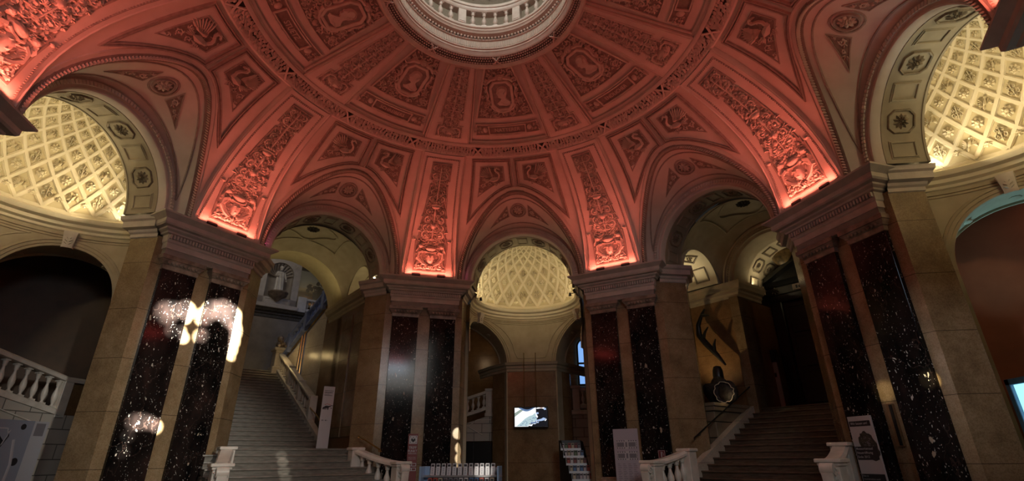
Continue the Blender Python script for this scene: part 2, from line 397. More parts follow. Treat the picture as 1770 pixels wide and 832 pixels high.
# ---- strips over the piers
def hw(v): return .98-.28*min(1,max(0,v/LS))
def make_strip():
    fn=stripfn(0); mb=RL(fn); vs=[-.02+LS*1.0*i/24 for i in range(25)]
    rows=[]
    for v in vs:
        w=hw(v); rows.append([fn(-w-.02,v,-.05),fn(-w,v,.05),fn(-w+.03,v,.09)]+[fn(-w+.03+(2*w-.06)*i/10,v,.09) for i in range(1,10)]+[fn(w-.03,v,.09),fn(w,v,.05),fn(w+.02,v,-.05)])
    mb.grid(rows); strip=cpart(mb,'rib_band','vault',0)
    f=stripfn(.09); 
    out=[(-.53,.27),(.53,.27),(.53,1.44),(.46,1.44),(.46,1.56),(.42,1.56)]
    pl=[(-.53,.25),(.53,.25),(.53,1.44),(.48,1.44),(.48,1.60),(.44,1.60),(.27,3.5),(.20,3.5),(.20,3.68),(.31,3.68),(.29,4.2)]
    poly=pl+[(-x,y) for x,y in reversed(pl[1:]) ]
    poly=[(-.53,.25)]+pl[1:]+[(-x,y) for x,y in reversed(pl[2:])]
    gb=RL(f)
    gb.plate([.25+1.19*i/5 for i in range(6)],lambda v:-.53,lambda v:.53,.004)
    gb.plate([1.44,1.60],lambda v:-.48,lambda v:.48,.004)
    gb.plate([1.60+1.9*i/8 for i in range(9)],lambda v:-lin(.44,.27,(v-1.6)/1.9),lambda v:lin(.44,.27,(v-1.6)/1.9),.004)
    gb.plate([3.5,3.68],lambda v:-.20,lambda v:.20,.004); gb.plate([3.68,3.94,4.2],lambda v:-.31,lambda v:.31,.004)
    def sub(m,n,mt):
        o=build(m,n,mt,strip); return o
    sub(gb,'panel_ground','mould')
    fr=RL(f); fr.mould([(-.53,.25)]+pl[1:]+[(-x,y) for x,y in reversed(pl[2:])],[(-.025,0),(-.02,.028),(.02,.028),(.03,0)],step=.25)
    bd=[(-hw(0)+.18,.05)]+[(-hw(v)+.20,v) for v in (1,2,3,LS*.965)]
    bp=bd+[(-x,y) for x,y in reversed(bd)]
    fr.mould(bp,[(-.035,0),(-.03,.012),(-.02,0)],closed=False,step=.3); fr.beads(bp,.016,.03,.055,closed=False)
    sub(fr,'bead_moulding','mould')
    rl=RL(f); H=.06
    # mask cartouche in lower box
    rl.dome(0,.80,.24,.12,14,.14); rl.leaf(0,.80,pi/2,.2,.07,.21); rl.leaf(-.06,.87,0,.09,.05,.17); rl.leaf(.06,.87,0,.09,.05,.17); rl.leaf(0,.66,0,.12,.04,.18)
    rl.dome(0,1.18,.13,.12,10,.19); rl.stroke([(-.2,1.06),(-.08,1.02),(.08,1.02),(.2,1.06)],.05,.1); rl.spray(0,.5,rad(-90),.2,H,5); rl.spray(0,1.3,rad(90),.18,H,5)
    for d in (-1,1):
        rl.scroll(d*.36,.45,.13,rad(90),1.2,-d,.06,H); rl.scroll(d*.18,.40,.09,rad(90),1.1,d,.045,H)
        rl.stroke([(d*.12,.5),(d*.28,.6),(d*.42,.78),(d*.40,.98),(d*.26,1.05)],.10,.1)
        rl.dome(d*.36,1.27,.09,.11,9,.09); rl.leaf(d*.45,1.2,rad(-60 if d>0 else 240),.16,.08,.08)
        for i in range(7): rl.leaf(d*(.20+.045*i),.58+.09*i,rad(90-d*(50-12*i)),.30,.10,H*1.5)
        for i in range(5): rl.leaf(d*(.30+.03*i),.98-.05*i,rad(90-d*(10+22*i)),.2,.07,H*1.6)
        rl.spray(d*.44,.36,rad(-45 if d>0 else 225),.14,H,4,.05); rl.spray(d*.2,1.36,rad(60 if d>0 else 120),.16,H,4,.05)
        rl.dome(d*.60,1.50,.05,.05,6,.07)
    # candelabra & foliage up the shaft
    rl.stroke([(0,1.5),(0,2.2),(0,2.9),(0,3.6),(0,4.1)],.045,H)
    rl.dome(0,2.78,.09,.1,10,.15); rl.dome(0,2.55,.16,.09,10,.05); rl.stroke([(-.17,2.84),(0,2.86),(.17,2.84)],.05,.09); rl.dome(0,2.08,.12,.09,9,.10)
    for i in range(7): rl.dome(-.12+.04*i,2.93+.03*(i%2),.035,.09,6)
    for v0,r0 in ((1.72,.15),(1.98,.12),(2.28,.13),(2.58,.09),(3.05,.09),(3.28,.07),(3.80,.10),(4.05,.08)):
        w=min(.42,lin(.42,.24,(v0-1.6)/1.9)) if v0<3.6 else .28
        for d in (-1,1):
            rl.scroll(d*(w-r0-.02),v0,r0,rad(90),1.25,-d,r0*.62,H*1.2); rl.stroke([(0,v0-r0),(d*(w-r0)*.5,v0-r0*1.1),((d*(w-r0)),v0-r0)],r0*.55,H,lambda k:1-.4*k)
            rl.spray(d*w*.35,v0+r0*.5,rad(90-d*40),r0*1.7,H*1.3,6,r0*.6); rl.spray(d*(w-.05),v0+r0*.9,rad(90-d*70),r0*1.3,H,4,r0*.5); rl.spray(d*w*.3,v0-r0*.3,rad(-60 if d>0 else 240),r0*1.1,H,4,r0*.45)
        rl.spray(0,v0,rad(90),r0*1.5,H,5,r0*.45)
    def ins(u,v):
        w=.48 if v<1.5 else (lin(.40,.24,(v-1.6)/1.9) if v<3.5 else .27); return abs(u)<w
    rl.fill(ins,-.5,.5,.32,4.15,900,.12,.06,11)
    sub(rl,'grotesque_relief','relief')
    # edge shadow groove moulding of band
    ed=RL(f)
    for d in (-1,1): ed.mould([(d*(hw(v)-.06),v) for v in (0,1.1,2.2,3.3,LS)],[(-.018,0),(0,.02),(.018,0)],closed=False,step=.3)
    sub(ed,'edge_moulding','vault')
    return strip
S0=make_strip(); S0.rotation_euler=(0,0,-rad(-22.5))
for k in (22.5,67.5,-67.5,112.5,-112.5,157.5,-157.5): cdup(S0,k)

# ---- fields between the strips
def make_field():
    mb=MB(); rows=[]
    # field surface above rope curve: columns by th from both edges
    n=40
    base=[]
    for i in range(n+1):
        x=-1+2*i/n                     # -1..1 across
        th=pi/2-x*pi/2
        u,v=ropeuv(th); phi0=v/LS*PHI; az0=u/(A_*cos(phi0))
        col=[]
        for j in range(13):
            k=j/12; phi=lin(phi0,PHI,k)
            e=rad(22.5)-(hw(phi/PHI*LS)-.03)/(A_*cos(phi)); e0=rad(22.5)-(hw(phi0/PHI*LS)-.03)/(A_*cos(phi0))
            fr_=az0/e0 if abs(e0)>1e-6 else 0
            col.append(Spt(lin(az0,max(-1,min(1,x))*e,min(1,k*1.0)) if True else 0,phi))
        base.append(col)
    mb.grid([[base[i][j] for i in range(n+1)] for j in range(13)])
    # sliver between rope foot and strip edge
    F=cpart(mb,'vault_field','vault',0)
    for d in (-1,1):
        s=MB(); s.grid([[Spt(d*lin(AZR*.985 if False else ropeaz(phi),rad(22.5),k),phi) for k in (0,.35,.7,1)] for phi in [PHI*i/14*.74 for i in range(15)]])
        build(s,'field_edge','vault',F)
    def bot(u): return 3.55-1.25*((max(0,abs(u)-.11))/1.63)**1.6
    def pbot(u): return 3.72-.52*(max(0,abs(u)-.335)/.946)**1.4
    fr=RL(Sfn)
    for d in (-1,1):
        L_=[(-1.237,4.35),(-.104,4.35),(-.11,3.55)]+[(-.11-1.63*k/8,bot(-.11-1.63*k/8)) for k in range(1,9)]
        L_=[(x*-d,y) for x,y in L_]
        fr.mould(L_,[(-.055,0),(-.045,.055),(-.015,.05),(0,.008),(.015,.05),(.045,.04),(.055,0)],step=.2)
        fr.beads([(x,y) for x,y in L_],.012,.034,.06)
        Q=[(-1.039,4.16),(-.324,4.16),(-.335,3.72)]+[(-.335-.946*k/5,pbot(-.335-.946*k/5)) for k in range(1,6)]
        fr.mould([(x*-d,y) for x,y in Q],[(-.02,0),(-.012,.022),(.012,.022),(.02,0)],step=.2)
    build(fr,'panel_moulding','mould',F)
    gp=RL(Sfn)
    for d in (-1,1):
        cols=[]
        for i in range(9):
            k=i/8; ut=-lin(1.039,.324,k); ub=-lin(1.281,.335,k); vb=pbot(ub)
            cols.append([Sfn(d*lin(ub,ut,j/5),lin(vb,4.16,j/5),.006) for j in range(6)])
        gp.grid(cols if d<0 else list(reversed(cols)))
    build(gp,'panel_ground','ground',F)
    for d in (-1,1):
        sw=RL(Sfn); sw.swan(d*.68,3.86,.42,.06,-d)
        sw.scroll(d*1.05,3.55,.09,0,1.2,1,.03,.03,8); sw.spray(d*1.0,3.72,rad(90),.14,.03,4,.04); sw.spray(d*1.12,3.42,rad(-90),.12,.03,3,.04)
        sw.fill(lambda u,v:.36<abs(u)<lin(1.24,1.02,(v-3.2)/.96) and v>pbot(u)+.05 and v<4.1,min(d*.35,d*1.25),max(d*.35,d*1.25),3.2,4.12,60,.06,.02,5)
        build(sw,'swan_relief','relief',F)
    # rope
    rp=RL(Sfn); pts=[ropeuv(pi*i/48) for i in range(49)]
    rg=RL(Sfn); rg.stroke(pts,.17,.03); build(rg,'rope_shade_strip','ground',F)  # raised dark strip; shade beside the rope put into its colour
    for i in range(120):
        th=pi*(i+.5)/120; a=ropeuv(th); b=ropeuv(th+.01); an=math.atan2(b[1]-a[1],b[0]-a[0])
        rp.leaf(a[0],a[1],an+.75,.14,.062,.10)
    off=lambda q,w:[(p[0]*(1+w/ (abs(p[0])+1.2)),p[1]+w*(1 if p[1]>.5 else p[1]*2)) for p in q]
    rp.mould(off(pts,.17),[(-.03,0),(-.02,.03),(.02,.03),(.03,0)],closed=False,step=.2)
    build(rp,'rope_moulding','relief',F)
    return F
def ropeaz(phi):
    s=min(1,B_*sin(phi)/HR); return AZR*math.sqrt(max(0,1-s*s))
F0=make_field()
for k in (45,-45,90,-90,135,-135,180): cdup(F0,k)

# ---- lunettes
def make_lun():
    mb=MB(); n=36
    mb.grid([[Lfn((pi/2-pi*i/n)*2.3,1.8*j/6,0) for j in range(7)] for i in range(n+1)])
    Lu=cpart(mb,'lunette','vault',0)
    m=RL(Lfn)
    W=2.3*rad(78)
    up=[(-W+2*W*i/30,.34+1.18*(1-abs(-1+2*i/30)**3.2)) for i in range(31)]; lo=[(W-2*W*i/30,.30) for i in range(31)]
    m.mould(up+lo,[(-.02,0),(-.015,.025),(.015,.025),(.02,0)],step=.2)
    m.beads(lo,.014,.03,.07,closed=False)
    for r,h in ((.33,.02),(.24,.05)):
        m.mould([(r*cos(2*pi*i/20),.93+r*sin(2*pi*i/20)) for i in range(20)],[(-.025,0),(-.015,h),(.015,h),(.025,0)],step=.2)
    T=[(.46,1.22),(.42,.70),(1.25,.60)]
    for d in (-1,1): m.mould([(d*x,y) for x,y in T],[(-.015,0),(-.01,.02),(.01,.02),(.015,0)],step=.2)
    build(m,'lunette_moulding','mould',Lu)
    g=RL(Lfn); g.add([Lfn(.235*cos(2*pi*i/20),.93+.235*sin(2*pi*i/20),.006) for i in range(20)],[tuple(range(20))])
    for d in (-1,1):
        q=[(d*x,y) for x,y in T]; rows=[]
        for i in range(6):
            k=i/5; a=(lin(q[0][0],q[2][0],k),lin(q[0][1],q[2][1],k)); b=(lin(q[1][0],q[2][0],k),lin(q[1][1],q[2][1],k)); rows.append([Lfn(lin(a[0],b[0],j/3),lin(a[1],b[1],j/3),.006) for j in range(4)])
        g.grid(rows if d<0 else list(reversed(rows)))
    build(g,'panel_ground','ground',Lu)
    r=RL(Lfn); r.rosette(0,.93,.21,.06,9); build(r,'rosette','relief',Lu)
    for d in (-1,1):
        r=RL(Lfn); r.scroll(d*.58,.88,.10,0,1.2,d,.04,.04,8); r.scroll(d*.80,.78,.06,0,1.1,-d,.03,.04,8); r.spray(d*.50,1.0,rad(90),.13,.04,4,.04); r.spray(d*.88,.72,0 if d>0 else pi,.2,.035,4,.04); r.spray(d*.6,.80,0 if d>0 else pi,.14,.04,3,.04)
        build(r,'foliage_relief','relief',Lu)
    return Lu
L0=make_lun()
for k in (45,-45,90,-90,135,-135,180): cdup(L0,k)

# ---- saucer dome panels
NAMES={0:'NATTERER',-45:'SCHREIBERS',45:'ENDLICHER',-90:'STUETZ'}
def azu(azd,r): return rad(azd)*r
rec=-.07
Dr=lambda u,v,h: Dfn(u,v,h+rec)
def rv(v): return 5.445-v/1.035
def make_wide():
    b=RL(Dr); r0,r1=4.08,2.44; v0,v1=vr(r0),vr(r1)
    e=lambda v: azu(12.1+(8.4-12.1)*(v-v0)/(v1-v0),rv(v))
    b.plate([lin(v0,v1,i/8) for i in range(9)],lambda v:-e(v),e,.006,8)
    pv0,pv1=vr(4.70),vr(4.31); pe=lambda v:azu(12.2,rv(v))
    b.plate([pv0,pv1],lambda v:-pe(v),pe,.006,12)
    W=cpart(b,'portrait_panel','ground',0)
    f=RL(Dr)
    def arc(v,e_,n=8,s=1): return [(s*e_*(-1+2*i/n),v) for i in range(n+1)]
    # curved lines on Dfn: constant r = constant v, so straight in (u,v)
    pr=[(-.025,0),(-.018,.03),(.018,.03),(.025,0)]
    f.mould([(-e(v0),v0),(e(v0),v0),(e(v1),v1),(-e(v1),v1)],pr,step=.2)
    f.mould([(-pe(pv0),pv0),(pe(pv0),pv0),(pe(pv1),pv1),(-pe(pv1),pv1)],[(-.02,0),(-.015,.025),(.015,.025),(.02,0)],step=.2)
    for r in (2.36,4.99):
        ww=azu(14.3,r); f.mould([(-ww,vr(r)),(ww,vr(r))],[(-.03,0),(-.02,.05),(.02,.05),(.03,0)],closed=False,step=.2)
    for d in (-1,1): f.mould([(d*azu(13.9,4.95),vr(4.95)),(d*azu(13.9,2.4),vr(2.4))],[(-.03,0),(-.02,.035),(.02,.035),(.03,0)],closed=False,step=.3)
    # plaque frame
    hx=.56; vc=(pv0+pv1)/2; a=pv0+.05; bb=pv1-.05
    f.mould([(-hx,a),(hx,a),(hx,bb),(-hx,bb)],[(-.02,0),(-.015,.045),(.015,.045),(.02,0)],step=.2)
    for x in (-.28,0,.28): f.mould([(x-.10,a-.03),(x+.10,a-.03)],[(-.018,0),(-.012,.06),(.012,.06),(.018,0)],closed=False,step=.2)
    build(f,'panel_moulding','relief',W)
    rl=RL(Dr); H=.05
    for d in (-1,1):
        rl.dome(d*.68,vc,.10,.05,9,.08)
        for i in range(5): rl.spray(d*(.74+.05*i),vc+(.07 if i%2 else -.07),0 if d>0 else pi,.12,.045,4,.04)
    build(rl,'laurel_relief','relief',W)
    # medallion
    vc=vr(3.28); oc=[(-.17,-.47),(.17,-.47),(.30,-.30),(.30,.28),(.17,.45),(-.17,.45),(-.30,.28),(-.30,-.30)]
    md=RL(Dr); n=8
    mf=RL(Dr); mf.add([Dr(x,vc+y,.04) for x,y in oc],[tuple(range(8))]); build(mf,'medallion_field','mould',W); md.mould([(x,vc+y) for x,y in oc],[(-.035,0),(-.04,.08),(-.01,.10),(.03,.10),(.045,.03),(.045,0)],step=.3)
    build(md,'medallion','relief',W)
    bu=RL(lambda u,v,h:Dr(u,v,h+.045))
    q=[(-.02,.30),(.07,.29),(.14,.24),(.17,.15),(.155,.06),(.12,.0),(.11,-.08),(.17,-.15),(.25,-.22),(.24,-.33),(.10,-.37),(-.12,-.34),(-.17,-.27),(-.08,-.18),(-.03,-.10),(-.07,-.06),(-.11,-.05),(-.135,-.03),(-.125,.0),(-.14,.015),(-.125,.03),(-.14,.045),(-.165,.07),(-.135,.12),(-.13,.18),(-.10,.25)]
    n_=len(q); bu.add([Dr(x,vc+y-.0,.045) for x,y in q]+[Dr(.0+.86*x,vc+.02+.88*(y-.02),.095) for x,y in q],[(i,(i+1)%n_,n_+(i+1)%n_,n_+i) for i in range(n_)]+[tuple(range(n_,2*n_))])
    for i in range(16):
        a=rad(-10+14*i); bu.leaf(.03+.12*cos(a),vc+.17+.11*sin(a),a+1.4,.10,.05,.075)
    for i in range(5): bu.leaf(.06+.02*i,vc+.10+.03*i,rad(100),.1,.05,.075)
    bu.leaf(-.085,vc+.09,0,.05,.02,.06); bu.leaf(.05,vc+.07,rad(90),.06,.03,.07); bu.stroke([(-.05,vc-.2),(.05,vc-.28),(.2,vc-.3)],.03,.07)
    build(bu,'portrait_bust','relief',W)
    ca=RL(Dr); H=.10
    for d in (-1,1):
        ca.stroke([(d*.1,vc+.56),(d*.26,vc+.52),(d*.36,vc+.42)],.09,H); ca.scroll(d*.40,vc+.46,.09,rad(200),1.2,-d,.05,H,9)
        ca.stroke([(d*.38,vc+.34),(d*.42,vc+.2),(d*.38,vc+.05),(d*.42,vc-.1)],.08,H)
        for k in (.27,.14,.0): ca.leaf(d*.43,vc+k,0,.16,.07,H*1.2)
        ca.scroll(d*.43,vc-.22,.09,rad(90),1.2,d,.05,H,9); ca.stroke([(d*.36,vc-.32),(d*.28,vc-.46),(d*.14,vc-.54),(0,vc-.56)],.09,H)
        for k in range(3): ca.leaf(d*(.36-.1*k),vc-.46-.07*k,rad(45 if d<0 else 135),.17,.07,H*1.1)
        ca.leaf(d*.22,vc+.60,rad(90-d*50),.18,.08,.06)
    ca.dome(0,vc+.58,.09,.1,10,.12); ca.spray(0,vc-.62,rad(-90),.17,.08,7,.05)
    for i in range(9): ca.dome(rnd.uniform(-.1,.1),vc+.60+rnd.uniform(-.04,.06),.03,.12,6)
    build(ca,'cartouche_scrolls','relief',W)
    fo=RL(Dr)
    def inp(u,v):
        return v0+.06<v<v1-.05 and abs(u)<e(v)-.05 and not (abs(u)<.36 and abs(v-vc)<.52)
    fo.fill(inp,-.9,.9,v0,v1,650,.10,.045,21)
    for d in (-1,1):
        for (x,y,r) in ((.62,-.60,.11),(.50,-.35,.08),(.30,.66,.07),(.56,-.05,.06),(.24,-.72,.08)): fo.scroll(d*x,vc+y,r,0,1.2,d,.035,.05,9)
    build(fo,'foliage_relief','relief',W)
    return W
W0=make_wide()
wides={0:W0}
for k in (45,-45,90,-90,135,-135,180): wides[k]=cdup(W0,k)
for k,nm in NAMES.items():
    t=RL(Dr); vc=(vr(4.70)+vr(4.31))/2
    vs,fs=textmesh(nm,.19 if len(nm)<9 else .165,.01); t.add([Dr(x*.85,vc+y,.03) for x,y in vs],fs)
    build(t,'name_lettering','relief',wides[k],smooth=False)
def make_narrow():
    # raised slab with sides
    fn=Dfn; mb=RL(fn); vs=[lin(vr(5.07),vr(2.36),i/14) for i in range(15)]; hwz=7.9
    rows=[]
    for v in vs:
        w=azu(hwz,rv(v)); rows.append([fn(-w-.01,v,-.08),fn(-w,v,0)]+[fn(-w+2*w*i/6,v,0) for i in range(1,6)]+[fn(w,v,0),fn(w+.01,v,-.08)])
    mb.grid(rows); Np=cpart(mb,'dome_rib_panel','vault',0)
    ra,rb,rc_,rd=4.82,4.38,4.15,2.43
    g=RL(fn); e=lambda v:azu(4.9,rv(v))
    g.plate([vr(ra),vr(rb)],lambda v:-e(v),e,.005); g.plate([vr(rb),vr(rc_)],lambda v:-e(v)*.68,lambda v:e(v)*.68,.005); g.plate([lin(vr(rc_),vr(rd),i/6) for i in range(7)],lambda v:-e(v),e,.005)
    build(g,'panel_ground','mould',Np)
    E=lambda r,k=1:azu(4.9,r)*k
    q=[(E(ra),vr(ra)),(E(rb),vr(rb)),(E(rb,.68),vr(rb)),(E(rc_,.68),vr(rc_)),(E(rc_),vr(rc_)),(E(rd),vr(rd))]
    f=RL(fn); pl=q+[(-x,y) for x,y in reversed(q)]; f.mould(pl,[(-.02,0),(-.015,.025),(.015,.025),(.02,0)],step=.2); f.beads(pl,.02,.045,.07)
    for d in (-1,1): f.mould([(d*azu(7.5,5.0),vr(5.0)),(d*azu(7.5,2.4),vr(2.4))],[(-.015,0),(0,.02),(.015,0)],closed=False,step=.3)
    build(f,'bead_moulding','relief',Np)
    rl=RL(fn); H=.045
    vb=vr(4.6); rl.dome(0,vb,.12,.08,12,.24)
    for d in (-1,1):
        rl.stroke([(d*.30,vb-.15),(d*.33,vb),(d*.30,vb+.14),(d*.18,vb+.18),(d*.08,vb+.13)],.055,.07); rl.scroll(d*.28,vb-.15,.06,0,1,d,.03,.06,8); rl.leaf(d*.17,vb-.17,0,.2,.06,.06)
        rl.scroll(d*.1,vb,.06,0,1.2,d,.03,.12,8)
    rl.stroke([(0,vr(4.35)),(0,vr(3.4)),(0,vr(2.5))],.04,H)
    for i,r in enumerate((4.28,4.0,3.75,3.5,3.25,3.02,2.8,2.6)):
        w=E(r)*.85*(.6 if r>4.2 else 1); r0=.30*w
        rl.dome(0,vr(r),.05,.06,8,.06)
        for d in (-1,1):
            rl.scroll(d*(w-r0),vr(r),r0,rad(90),1.2,-d,r0*.6,H,9); rl.spray(d*w*.4,vr(r)+.06,rad(90-d*50),r0*2.2,H*1.2,5,.05)
            rl.stroke([(0,vr(r)-.08),(d*w*.4,vr(r)-.1),(d*(w-r0),vr(r)-r0)],.03,H)
    rl.fill(lambda u,v:abs(u)<E(rv(v))*.88*(.65 if 4.15<rv(v)<4.38 else 1),-.4,.4,vr(4.78),vr(2.5),480,.09,.045,9)
    build(rl,'arabesque_relief','relief',Np)
    return Np
N0=make_narrow(); N0.rotation_euler=(0,0,-rad(22.5))
for k in (-22.5,67.5,-67.5,112.5,-112.5,157.5,-157.5): cdup(N0,k)

# ---- oculus drum
mb=MB(); ringgrid(mb,[(2.44,11.13),(2.42,11.06),(2.38,11.04),(2.33,11.07),(2.31,11.12)],96)
ringgrid(mb,[(2.17,11.24),(2.14,11.22),(2.10,11.26),(2.09,11.32),(2.06,11.35),(2.07,11.40),(2.04,11.42),(2.04,11.45)],96)
ringgrid(mb,[(2.04,11.45),(2.06,11.46),(2.06,11.68),(2.02,11.70),(2.02,11.72)],96)
ringgrid(mb,[(2.03,11.80),(1.99,11.83),(1.93,11.85),(1.92,11.89),(1.89,11.92),(1.90,11.97),(1.87,12.0),(1.87,12.04),(2.3,12.04)],96)
OC=cpart(mb,'oculus_moulding','relief')
mb=MB(); ringgrid(mb,[(2.32,11.13),(2.24,11.16),(2.16,11.25)],96); ringgrid(mb,[(2.03,11.70),(2.04,11.82)],96); build(mb,'oculus_ground','gilt_dark',OC)
def Ofn(u,v,h):
    az=u/2.25; r=lin(2.32,2.165,v); z=lin(11.125,11.235,v); return ((r-h*.55)*sin(az),(r-h*.55)*cos(az),z-h*.8)
def O2(u,v,h):
    az=u/2.06; return ((2.06-h)*sin(az),(2.06-h)*cos(az),11.46+v)
for seg in range(8):
    if seg in (4,): continue
    g=RL(Ofn); Lc=2.25*pi/4; u0=-Lc/2
    for i in range(26):
        for j in range(3):
            u=u0+Lc*(i+.5+(j%2)*.5)/26; v=(j+.5)/3
            g.add([Ofn(u+x,v+y,z) for x,y,z in ((-.04,0,0),(0,-.19,0),(.045,.03,0),(0,.19,0),(0,0,.045))],[(0,1,4),(1,2,4),(2,3,4),(3,0,4)])
    for d in (-1,1): g.sweep([Ofn(d*.1*(k/4-1),k/8,.03) for k in range(9)],[V((0,0,-1))]*9,[(-.02,0),(-.015,.025),(.015,.025),(.02,0)])
    o=build(g,'laurel_ring','vault',OC); o.rotation_euler=(0,0,-rad(45*seg))
    f=RL(O2); Lc=2.06*pi/4
    for i in range(32):
        u=-Lc/2+Lc*(i+.5)/32; f.sweep([O2(u,.02,0),O2(u,.20,0)],[V(O2(u,0,.05))-V(O2(u,0,0))]*2,[(-.014,0),(-.01,.02),(.01,.02),(.014,0)])
    for i in range(17):
        u=-Lc/2+Lc*(i+.5)/17; f.fn=lambda a,b,h:((2.02-h)*sin(a/2.06),(2.02-h)*cos(a/2.06),11.76+b); f.dome(u,0,.045,.045,8,.034); f.fn=O2
    o=build(f,'fluted_frieze','relief',OC); o.rotation_euler=(0,0,-rad(45*seg))
# gallery balustrade above the oculus
BAL=thing('gallery_balustrade','white stone ring balustrade of the gallery around the round ceiling opening','balustrade',0,(0,0,12.04))
mb=MB(); ringgrid(mb,[(2.10,12.60),(1.90,12.60),(1.87,12.63),(1.86,12.70),(1.83,12.72),(1.83,12.80),(1.86,12.84),(2.12,12.84)],96); build(mb,'rail','white',BAL,(0,0,12.04))
mb=MB(); ringgrid(mb,[(1.90,12.04),(1.90,12.10),(1.93,12.12),(2.1,12.12)],96); build(mb,'plinth','white',BAL,(0,0,12.04))
BP=[(.06,0),(.06,.03),(.035,.05),(.03,.07),(.055,.12),(.07,.18),(.065,.24),(.035,.33),(.028,.38),(.045,.40),(.045,.42),(.05,.44),(.06,.46),(.06,.50)]
bal_me=None
def baluster_mesh(s=1.0,h=.5,w=1,n=12,sides=None):
    mb=MB(); mb.lathe([(r*w,z/.5*h) for r,z in BP],n=n); b=.065*w
    mb.box(-b,b,-b,b,-.001,.035*h/.5*1.0); mb.box(-b,b,-b,b,h*.95,h+.002)
    return mb
bm=baluster_mesh(h=.49)
b0=None
for i in range(40):
    az=i*9.0
    if abs(((az+180)%360)-180)>100: continue
    if i%5==2:
        p=MB(); p.bev(-.11,.11,-.09,.09,0,.49,.01); p.box(-.08,.08,-.1,-.088,.05,.44); o=build(p,'pedestal','white',BAL); place(o,az,(0,1.98,12.115-12.04)); continue
    if b0 is None: b0=build(bm,'baluster','white',BAL); o=b0
    else: o=b0.copy(); C.objects.link(o)
    place(o,az,(0,1.98,12.115-12.04))
# upper dome seen through the oculus
mb=MB()
ringgrid(mb,[(2.6,12.0),(4.2,12.0)],64); ringgrid(mb,[(4.2,12.0),(4.2,15.6),(4.0,15.8),(3.2,16.5),(1.8,17.1),(.02,17.3)],64)
UP=build(mb,'upper_ceiling','wood',CEIL)
mb=MB()
for i in range(48):
    a=2*pi*i/48; mb.tube([(4.1*sin(a),4.1*cos(a),15.6),(3.1*sin(a),3.1*cos(a),16.45),(1.7*sin(a),1.7*cos(a),17.05),(.1*sin(a),.1*cos(a),17.22)],.02,5)
build(mb,'board_joint','gilt_dark',UP)

# ------------------------------------------------------------ piers
M['cap']=noisy('mottled_brown_marble',(.10,.07,.05),(.34,.26,.20),5,.35,detail=8)
def ent_profile(): return [(0,5.98),(0,6.13),(.025,6.14),(.025,6.28),(.05,6.31),(.06,6.36),(.06,6.48),(.12,6.50),(.13,6.54),(.20,6.58),(.21,6.62),(.30,6.64),(.33,6.68),(.33,6.78),(.36,6.80),(.47,6.88),(.47,6.92)]
SIDE=[(0,6.40),(.03,6.42),(.03,6.50),(.07,6.54),(.09,6.60),(.19,6.63),(.20,6.78),(.25,6.82),(.27,6.92)]
def cornice(mb,path,prof,z=0):   # path 2D left->right
    P=[(x,y,z) for x,y in path]; mb.sweep(P,V((0,0,1)),prof,cap=False)
def make_pier(az,m,label):
    off=(0,8.6,0); T=thing('marble_pier',label,'pier',az,off,'piers of the octagonal hall')
    def b(mb,n,mt,par=T,**k):
        o=build(mb,n,mt,par,off if par is T else (0,0,0),**k); return o
    poly=[(-1.90,9.85),(-1.98,9.14),(-1.29,8.6),(1.29,8.6),(1.57,9.27),(1.07,9.63),(.7,10.7),(-1.5,10.7)]
    poly=[(x*m,y) for x,y in poly]
    mb=MB(); mb.prism(poly,0,6.45); b(mb,'shaft','tan',smooth=False)
    mb=MB(); pl=[(x*1.04,y+(-.08 if y<9 else 0)) for x,y in poly]; mb.prism(pl,0,.45); pl2=[(x*1.02,y+(-.04 if y<9 else 0)) for x,y in poly]; mb.prism(pl2,.45,.56); b(mb,'base','stone',smooth=False)
    for s in (-1,1):
        mb=MB(); x0,x1=(.20,1.047) if s>0 else (-1.047,-.20)
        mb.bev(x0,x1,8.50,8.62,.56,5.65,.008); o=b(mb,'pilaster','black')
        c=MB(); path=[(x0,8.62),(x0,8.50),(x1,8.50),(x1,8.62)]
        cornice(c,path,[(0,5.64),(.015,5.65),(.02,5.70),(.02,5.75),(.045,5.77),(.05,5.80),(.09,5.84),(.10,5.87),(.12,5.88),(.12,5.985),(-.03,5.985)])
        for i in range(8):
            x=lin(x0+.03,x1-.03,(i+.5)/8); c.ell((x,8.435,5.815),(.042,.035,.05),8,5)
        k=build(c,'capital','cap',o); k.location=(0,-8.6,0)
        p=MB(); cornice(p,path,[(.06,.56),(.06,.66),(.03,.70),(.04,.74),(0,.78)]); k=build(p,'pilaster_base','cap',o); k.location=(0,-8.6,0)
    mb=MB(); mb.box(-1.12,1.12,8.42,8.62,5.98,6.9); cornice(mb,[(-1.12,8.62),(-1.12,8.42),(1.12,8.42),(1.12,8.62)],ent_profile())
    mb.add([(-1.59,7.95,6.92),(1.59,7.95,6.92),(1.54,8.7,6.92),(-1.54,8.7,6.92)],[(0,1,2,3)])
    for i in range(30):
        x=-1.17+2.34*(i+.5)/30; mb.box(x-.022,x+.022,8.30,8.37,6.37,6.475)
    b(mb,'entablature','stone',angle=25)
    mb=MB()
    q=[(1.29,8.6),(1.57,9.27),(1.07,9.63)]; r=[(-1.90,9.85),(-1.98,9.14),(-1.29,8.6)]
    if m>0: cornice(mb,q,SIDE); cornice(mb,r,SIDE)
    else: cornice(mb,[(-x,y) for x,y in reversed(q)],SIDE); cornice(mb,[(-x,y) for x,y in reversed(r)],SIDE)
    mb.prism([((x*1.12 if abs(x)<1.5 else x*1.13),y) for x,y in poly],6.86,6.915)
    b(mb,'side_cornice','stone',angle=25)
    return T
make_pier(-67.5,1*-1,'tan marble pier with two black pilasters left of the tall grey staircase, catching sunlight')
make_pier(-22.5,1,'tan marble pier with two black pilasters behind the wine red meeting point sign')
